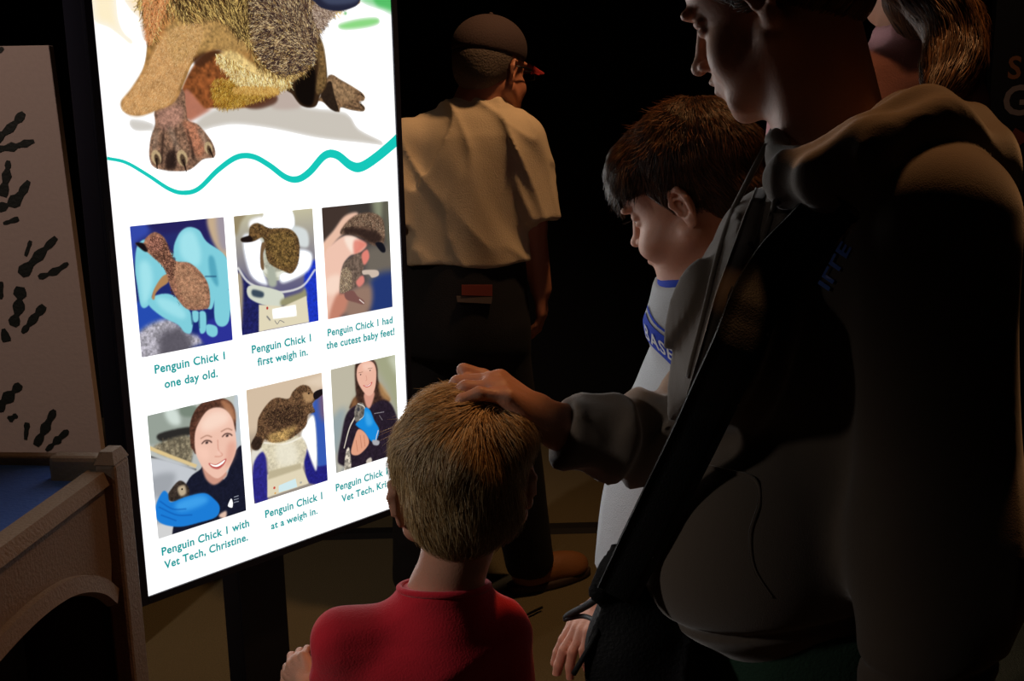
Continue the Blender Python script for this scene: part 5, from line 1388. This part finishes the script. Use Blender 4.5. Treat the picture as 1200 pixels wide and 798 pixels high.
# shoulder letters
v, f = text_mesh('LEVEL', 1.1, .02) if False else text_mesh('ILLE', 1.1, .03)
w_ = v[:, 0].max(); ux = np.array([28.0, -52.0]) / w_; uy = np.array([13.0, 9.0]) / .75
V2 = [(958 + p[0] * ux[0] - p[1] * uy[0] * -1, 334 + p[0] * ux[1] + p[1] * uy[1]) for p in v]
V3 = []
for a_, b_ in V2:
    loc, n = hit(hB, a_, b_); V3.append(loc - nrm(ray(a_, b_)) * .004)
mesh('sleeve_lettering', V3, f, mat('print_blue', (110, 146, 244), .8), woman, False)
# lower clothes
aw = Loft([(.72, ahip[0][0] + br_[0] * .09, ahip[0][1] + br_[1] * .09, .175, .155, ay), (.84, ahip[0][0] + br_[0] * .09, ahip[0][1] + br_[1] * .09, .185, .16, ay), (hem + .1, ahip[0][0] + br_[0] * .09, ahip[0][1] + br_[1] * .09, .16, .14, ay)])
m_blk = mat('black_denim', (16, 16, 18), .85, .3, 300)
shorts('trousers', ahip, [h * [1, 1, .09] for h in ahip], .105, .062, hem - .05, m_blk, woman, [(np.array([ahip[0][0] - .28, .95, .03]), np.array([ahip[0][0] + .3, 1.55, hem + .1]), .012)], aw)
for hp in ahip: shoe('shoe', BF[:2], hp, .25, m_blk, mat('sole_pale', (150, 146, 140), .8), woman)
# green undershirt below the hem
def _ati(z): return [float(np.interp(z, _atg.T[:, 0], _atg.T[:, c_])) for c_ in (1, 2, 3, 4)]
gs = Loft([(z_,) + (lambda q_: (q_[0], q_[1], q_[2] + .004, q_[3] + .004))(_ati(z_)) + (ay,) for z_ in (hem - .10, hem - .05, hem, hem + .05)], rcap=.01)
solid('undershirt', lambda P: gs(P) + folds(P, .004, 9, 3), [(np.array([-.05, .95, hem - .12]), np.array([.62, 1.5, hem + .1]), .008)], mat('green_jersey', (30, 62, 44), .9, .3, 300), woman)
# ---- her bag hangs from the strap: a thing of its own
bagp = at(740, 800, 1.10)
bag = empty('shoulder_bag', (bagp[0], 1.10, .72), 'black cloth bag hanging on a wide strap at the woman\'s hip', 'bag')
m_bag = mat('bag_black', (15, 15, 17), 0.75, .4, 260)
ribbon('strap', [(984, 234), (972, 246), (960, 260), (946, 276), (916, 308), (888, 352), (866, 405), (840, 460), (812, 520), (782, 580), (752, 640), (722, 700)], [62, 62, 62, 63, 64, 62, 60, 58, 56, 54, 52, 48], .006, m_strap, bag, depth=[2, 2, 2, 2, 2, 1.13, 1.10, 1.075, 1.06, 1.06, 1.07, 1.07], lift=.007, b=hR)
Bp = [at(726, 668, 1.10), at(716, 720, 1.10), at(716, 790, 1.10), at(730, 900, 1.10)]
def bagf(P):
    d = chain(P, [at(730, 690, 1.11), at(728, 760, 1.11), at(740, 880, 1.12)], [.026, .036, .055], .03)
    d = smin(d, rc(P, at(760, 740, 1.12), at(800, 900, 1.13), .045, .075), .04)
    d = smin(d, chain(P, [at(726, 650, 1.08), at(722, 668, 1.08), at(704, 690, 1.09)], [.006, .012, .010], .006), .008)
    return smax(d + folds(P, .012, 11, 51, (.2, 0, 1), 4), at(730, 905, 1.1)[2] - P[:, 2], .03)
solid('bag_body', bagf, [(np.array([-.02, .98, at(730, 905, 1.1)[2] - .02]), np.array([.30, 1.24, at(726, 630, 1.08)[2]]), .004)], m_bag, bag)
q = MB(); q.tube(spline(np.array([at(735, 662, 1.11), at(712, 690, 1.09), at(690, 708, 1.20), at(668, 720, 1.28), at(662, 726, 1.29)]), 5), [.0045] * 20 + [.002], 8); q.build('cord', m_strap, bag, True)
q = MB(); q.tube(spline(np.array([at(662, 726, 1.29), at(684, 722, 1.24), at(700, 732, 1.10), at(694, 752, 1.08), at(672, 790, 1.08)]), 5), .003, 8); q.build('cord', m_strap, bag, True)
# ---------------------------------------------------------------- the man in the cap, further back
MD = 3.05
MF = nrm(np.array([.62, .78, -.10])); mr = nrm(np.cross(MF, UP))
MH = Head(at(576, 84, MD), MF, roll=0, scale=1.02, kid=.3)
man = empty('person', (at(545, 400, MD)[0], MD, 0), 'older man in a red-brimmed cap and cream T-shirt, standing with his back turned', 'person')
MB_ = nrm(np.array([.35, .94, 0])); mbr = nrm(np.cross(MB_, UP)); my = math.atan2(mbr[1], mbr[0])
mnb = at(562, 122, MD - .01)
def mst(y, cx, a, b): p = at(cx, y, MD); return (p[2], p[0], p[1], a, b, my)
def mtorso(g=0.0):
    return Loft([(s[0], s[1], s[2], s[3] + g, s[4] + g, s[5]) for s in (mst(400, 540, .185, .135), mst(350, 540, .188, .140), mst(310, 540, .190, .142), mst(260, 541, .188, .140), mst(210, 545, .196, .132), mst(170, 548, .205, .118), mst(145, 552, .180, .095), mst(127, 558, .105, .075))], rcap=.03)
_mt = mtorso(-.01); _mtg = mtorso(.010)
mS = at(608, 166, MD - .03); mE = at(622, 262, MD - .03); mW = at(634, 338, MD - .0)
mSl = at(478, 166, MD - .02); mEl = at(462, 262, MD - .03); mWl = at(470, 345, MD + .04)
mhand = hand_fn(mW, (.05, .1, -1), (-1, .2, 0), 1, 1.02, (.35, .4, .45, .5), .3)
mhandl = hand_fn(mWl, (-.05, .1, -1), (1, .2, 0), -1, 1.02, (.35, .4, .45, .5), .3)
mhip = [at(540, 420, MD) * [1, 1, 0] + np.array([0, 0, .86]) + mbr * .09 * s for s in (-1, 1)]
mank = [mhip[0] * [1, 1, 0] + np.array([-.06, -.02, .10]), mhip[1] * [1, 1, 0] + np.array([.10, .16, .10])]
def man_body(P):
    d = smin(MH.d(P, neck=False), neck(P, MH, mnb, .062, .066), .025); d = smin(d, _mt(P), .03)
    for a, b, c in ((mS, mE, mW), (mSl, mEl, mWl)): d = smin(d, limb(P, a, b, c, .052, .042, .030), .02)
    d = smin(d, mhand(P), .01); d = smin(d, mhandl(P), .01)
    for hp, an in zip(mhip, mank): d = smin(d, limb(P, hp, (hp + an) / 2, an, .09, .062, .045), .03)
    return d
hb = MH.box(.0050, lo=(-.10, -.125, -.24), hi=(.10, .135, .145)); zt = _mt.z1 - .01
cx = at(545, 300, MD)[0]
solid('body', man_body, [(np.array([hb[0][0], hb[0][1], zt]), hb[1], hb[2]), (np.array([cx - .36, MD - .3, .03]), np.array([mE[0] - .07, MD + .42, zt]), .012), (np.array([mE[0] - .07, MD - .3, .60]), np.array([cx + .36, MD + .42, zt]), .006)], m_skin_man, man)
def cap_f(P):
    q = MH.loc(P); d = ell(q, (0, -.012, .058), (.090, .112, .086)); d = smax(d, .036 - .10 * q[:, 1] - q[:, 2], .004); return d * MH.k
m_cap = mat('cap_cloth', (60, 44, 42), .9, .3, 200, .1)
co = solid('cap', cap_f, [MH.box(.005, lo=(-.13, -.15, .0), hi=(.13, .14, .18))], m_cap, man)
q = MB(); nx = 12; V = []; F = []
for j in range(4):
    r = j / 3
    for i in range(nx + 1):
        t = math.pi * i / nx; V.append(MH.wld((.082 * math.cos(t) * (1 - .12 * r), .075 + .095 * r * math.sin(t) ** .7 + .02 * math.sin(t), .038 - .016 * r - .018 * math.cos(t) ** 2)))
n_ = len(V); V += [v - np.array([0, 0, .004]) for v in V]
for j in range(3):
    for i in range(nx): a_ = j * (nx + 1) + i; F += [(a_, a_ + 1, a_ + nx + 2, a_ + nx + 1), (a_ + n_, a_ + nx + 1 + n_, a_ + nx + 2 + n_, a_ + 1 + n_)]
for i in range(nx): a_ = 3 * (nx + 1) + i; F.append((a_, a_ + 1, a_ + 1 + n_, a_ + n_))
br2 = mesh('brim', V, F, mat('brim_red', (150, 30, 30), .8), man)
q = MB(); q.tube([MH.wld((0, -.012, .143)), MH.wld((0, -.012, .149))], [.008, .004], 10); q.build('cap_button', m_cap, man, True)
def mh(P):
    q = MH.loc(P); d = ell(q, (0, -.020, .030), (.083, .103, .085)); d = smin(d, ell(q, (0, -.06, -.01), (.062, .050, .05)), .02)
    d = smax(d, q[:, 1] - .018, .006); d = smax(d, -.055 - q[:, 2], .006); d = smax(d, q[:, 2] - .05, .004); ear = np.minimum(ell(q, (.085, -.004, -.006), (.024, .024, .036)), ell(q, (-.085, -.004, -.006), (.024, .024, .036)))
    return smax(d, -ear, .004) * MH.k
solid('hair', mh, [MH.box(.005, lo=(-.12, -.15, -.1), hi=(.12, .1, .1))], mat('hair_grey', (92, 80, 70), .8, .8, 200, .3), man)
q = MB(); q.tube([MH.wld((.080, -.005, .012)), MH.wld((.078, .05, .012)), MH.wld((.070, .095, .010))], .0022, 6); q.tube([MH.wld((.070, .095, .010)), MH.wld((.068, .10, -.012)), MH.wld((.03, .112, -.014)), MH.wld((.012, .115, .0)), MH.wld((-.012, .115, .0)), MH.wld((-.03, .112, -.014)), MH.wld((-.068, .10, -.012)), MH.wld((-.07, .095, .01))], .002, 6); q.tube([MH.wld((.070, .095, .010)), MH.wld((-.07, .095, .01))], .0022, 6)
q.build('glasses', mat('frame_black', (16, 16, 16), .4), man, True)
MH.eyes(man, (60, 60, 50))
def mshirt(P):
    d = _mtg(P)
    for sh, el in ((mS, mE), (mSl, mEl)):
        a = nrm(el - sh); t = (P - sh) @ a; e = rc(P, sh, sh + a * .26, .070, .085); e = smax(e, t - .205, .006); d = smin(d, e, .03)
    d = smin(d, rc(P, mnb + (0, 0, .0), mnb + (0, 0, -.08), .070, .11), .04)
    d = smin(d, rc(P, mS, mSl, .055, .055), .03)
    # drapes: one long diagonal set from the right shoulder to the left of the waist
    rel = P - at(600, 150, MD); u = nrm(at(560, 300, MD) - at(520, 200, MD)); v_ = np.cross(u, [0, 1, 0]); s = rel @ v_; l = rel @ u
    d = d - .010 * np.exp(-((s + .02 + .02 * np.sin(l * 9)) / .012) ** 2) * np.clip(1 - np.abs(l - .20) / .16, 0, 1) * (P[:, 1] < MD)
    d = d + folds(P, .018, 5.5, 61, (.5, .1, -.85), 4) + folds(P, .009, 11, 63, (.5, 0, -.85), 4)
    d = smax(d, P[:, 2] - mnb[2] - .02, .004)
    return smax(d, at(560, 311, MD - .12)[2] - P[:, 2] + .006 * np.sin(P[:, 0] * 24), .006)
solid('t_shirt', mshirt, [(np.array([cx - .38, MD - .28, .95]), np.array([cx + .38, MD + .26, 1.55]), .0062)], mat('cream_cotton', (206, 188, 158), .9, .3, 300, .06), man)
mw = Loft([(.78, mhip[0][0] + mbr[0] * .09, MD, .195, .15, my), (.88, mhip[0][0] + mbr[0] * .09, MD, .20, .155, my), (1.10, at(540, 320, MD)[0], MD, .186, .14, my)])
mp = shorts('trousers', mhip, mank, .105, .075, 1.10, mat('black_denim', (16, 16, 18), .85, .3, 300), man, [(np.array([cx - .36, MD - .3, .05]), np.array([cx + .4, MD + .45, 1.12]), .010)], mw)
mpb = bvh(mp, man)
def tagmesh(nm, pl, m):
    V = [];
    for a_, b_ in pl:
        loc, n = hit(mpb, a_, b_)
        V.append(loc - nrm(ray(a_, b_)) * .012)
    q = MB(); q.prism(V, np.array([0, .004, 0])); return q.build(nm, m, man)
tagmesh('pocket_patch', [(541, 334), (577, 334), (577, 347), (541, 346)], mat('patch_red', (120, 48, 38), .8))
tagmesh('patch_stripe', [(535, 347), (577, 348), (576, 356), (536, 354)], mat('patch_grey', (96, 84, 80), .8))
m_shoe = mat('brown_leather', (140, 92, 52), .6, .3, 80)
for an in mank: shoe('shoe', (.80, .45), an, .29, m_shoe, mat('sole_dark', (60, 44, 34), .8), man)

# ---------------------------------------------------------------- a person in a pink top, beyond the woman
PD = 2.15
PF = nrm(np.array([-.35, .93, -.05]))
PH = Head(at(1072, -48, PD), PF, scale=1.03)
pink = empty('person', (at(1030, 100, PD)[0], PD, 0), 'brown-haired person in a pale pink top, mostly hidden behind the woman in the hoodie', 'person')
pr = nrm(np.cross(PF, UP)); py_ = math.atan2(pr[1], pr[0]); pnb = at(1065, 48, PD)
def pst(y, cx_, a, b): p = at(cx_, y, PD); return (p[2], p[0], p[1], a, b, py_)
_pt = Loft([pst(640, 1020, .17, .13), pst(500, 1020, .165, .12), pst(350, 1022, .16, .11), pst(220, 1025, .17, .11), pst(130, 1030, .185, .10), pst(90, 1036, .175, .085), pst(62, 1052, .10, .07)], rcap=.03)
pS = [at(1030, 128, PD) + pr * s * .175 for s in (-1, 1)]
phip = [np.array([at(1020, 640, PD)[0], PD, .82]) + pr * .09 * s for s in (-1, 1)]
pfold = lambda P: folds(P, .010, 9, 71, (0.2, 0, 1))
def pink_body(P):
    d = smin(PH.d(P, neck=False), neck(P, PH, pnb, .055, .058), .025); d = smin(d, _pt(P) + .01, .03)
    for s, sh in zip((-1, 1), pS):
        el = sh + pr * s * .03 + (0, 0, -.29); wr = el + (-.02, .03, -.25); d = smin(d, limb(P, sh, el, wr, .045, .038, .026), .02)
        d = smin(d, hand_fn(wr, (0, .05, -1), pr * -s, s, .95, (.3,) * 4, .3)(P), .01)
    for hp in phip: d = smin(d, limb(P, hp, hp * [1, 1, .53], hp * [1, 1, .1], .09, .06, .042), .03)
    return d
cxp = at(1030, 300, PD)[0]; hb = PH.box(.006, lo=(-.10, -.125, -.24), hi=(.10, .135, .145))
solid('body', pink_body, [(np.array([hb[0][0], hb[0][1], _pt.z1 - .01]), hb[1], hb[2]), (np.array([cxp - .32, PD - .25, .03]), np.array([cxp + .34, PD + .3, _pt.z1 - .01]), .012)], m_skin, pink)
def pshirt(P):
    d = _pt(P)
    for s, sh in zip((-1, 1), pS): d = smin(d, rc(P, sh, sh + pr * s * .02 + (0, 0, -.2), .062, .066), .03)
    d = smin(d, rc(P, pS[0], pS[1], .045, .045), .03); d = smin(d, rc(P, pnb + (0, 0, .005), pnb + (0, 0, -.07), .062, .10), .03)
    return smax(smax(d + pfold(P), P[:, 2] - pnb[2] - .03, .004), .80 - P[:, 2], .01)
solid('top', pshirt, [(np.array([cxp - .34, PD - .24, .78]), np.array([cxp + .36, PD + .26, 1.66]), .008)], mat('pink_jersey', (226, 168, 172), .9, .3, 300, .06), pink)
def phair(P):
    q = PH.loc(P); d = ell(q, (0, -.022, .05), (.092, .108, .094)); d = smin(d, ell(q, (0, -.055, -.065), (.100, .065, .085)), .04)
    d = smax(d, np.minimum(q[:, 1] - (.02 + .5 * np.clip(q[:, 2], 0, 1)), .08 - q[:, 2]), .006); d = smax(d, -.128 + .02 * np.sin(q[:, 0] * 40) - q[:, 2], .008)
    return (d - .005 * vnoise(q * [1, 1, .3], 40, 3)) * PH.k
hP = solid('hair', phair, [PH.box(.005, lo=(-.14, -.16, -.16), hi=(.14, .14, .17))], m_brn0, pink)
pts, nn = surf_points(hP, pink, 5000, seed=6)
def pcomb(P): t = np.tile(np.array([0, 0, -1.0]), (len(P), 1)); return t
strands('hair_strands', pts, nn, phair, pcomb, .07, .0009, palette([(84, 56, 40), (64, 42, 30), (110, 74, 48)], .2), hairmat('hair_brown', .4), pink, lift=.002, jitter=.15)
pw = Loft([(.74, phip[0][0] + pr[0] * .09, PD, .18, .14, py_), (.86, phip[0][0] + pr[0] * .09, PD, .185, .145, py_), (1.0, cxp, PD, .165, .125, py_)])
shorts('trousers', phip, [h * [1, 1, .1] for h in phip], .10, .06, .98, m_navy, pink, [(np.array([cxp - .3, PD - .25, .05]), np.array([cxp + .32, PD + .25, 1.0]), .012)], pw)
for hp in phip: shoe('shoe', PF[:2], hp, .25, m_blk, mat('sole_pale', (150, 146, 140), .8), pink)
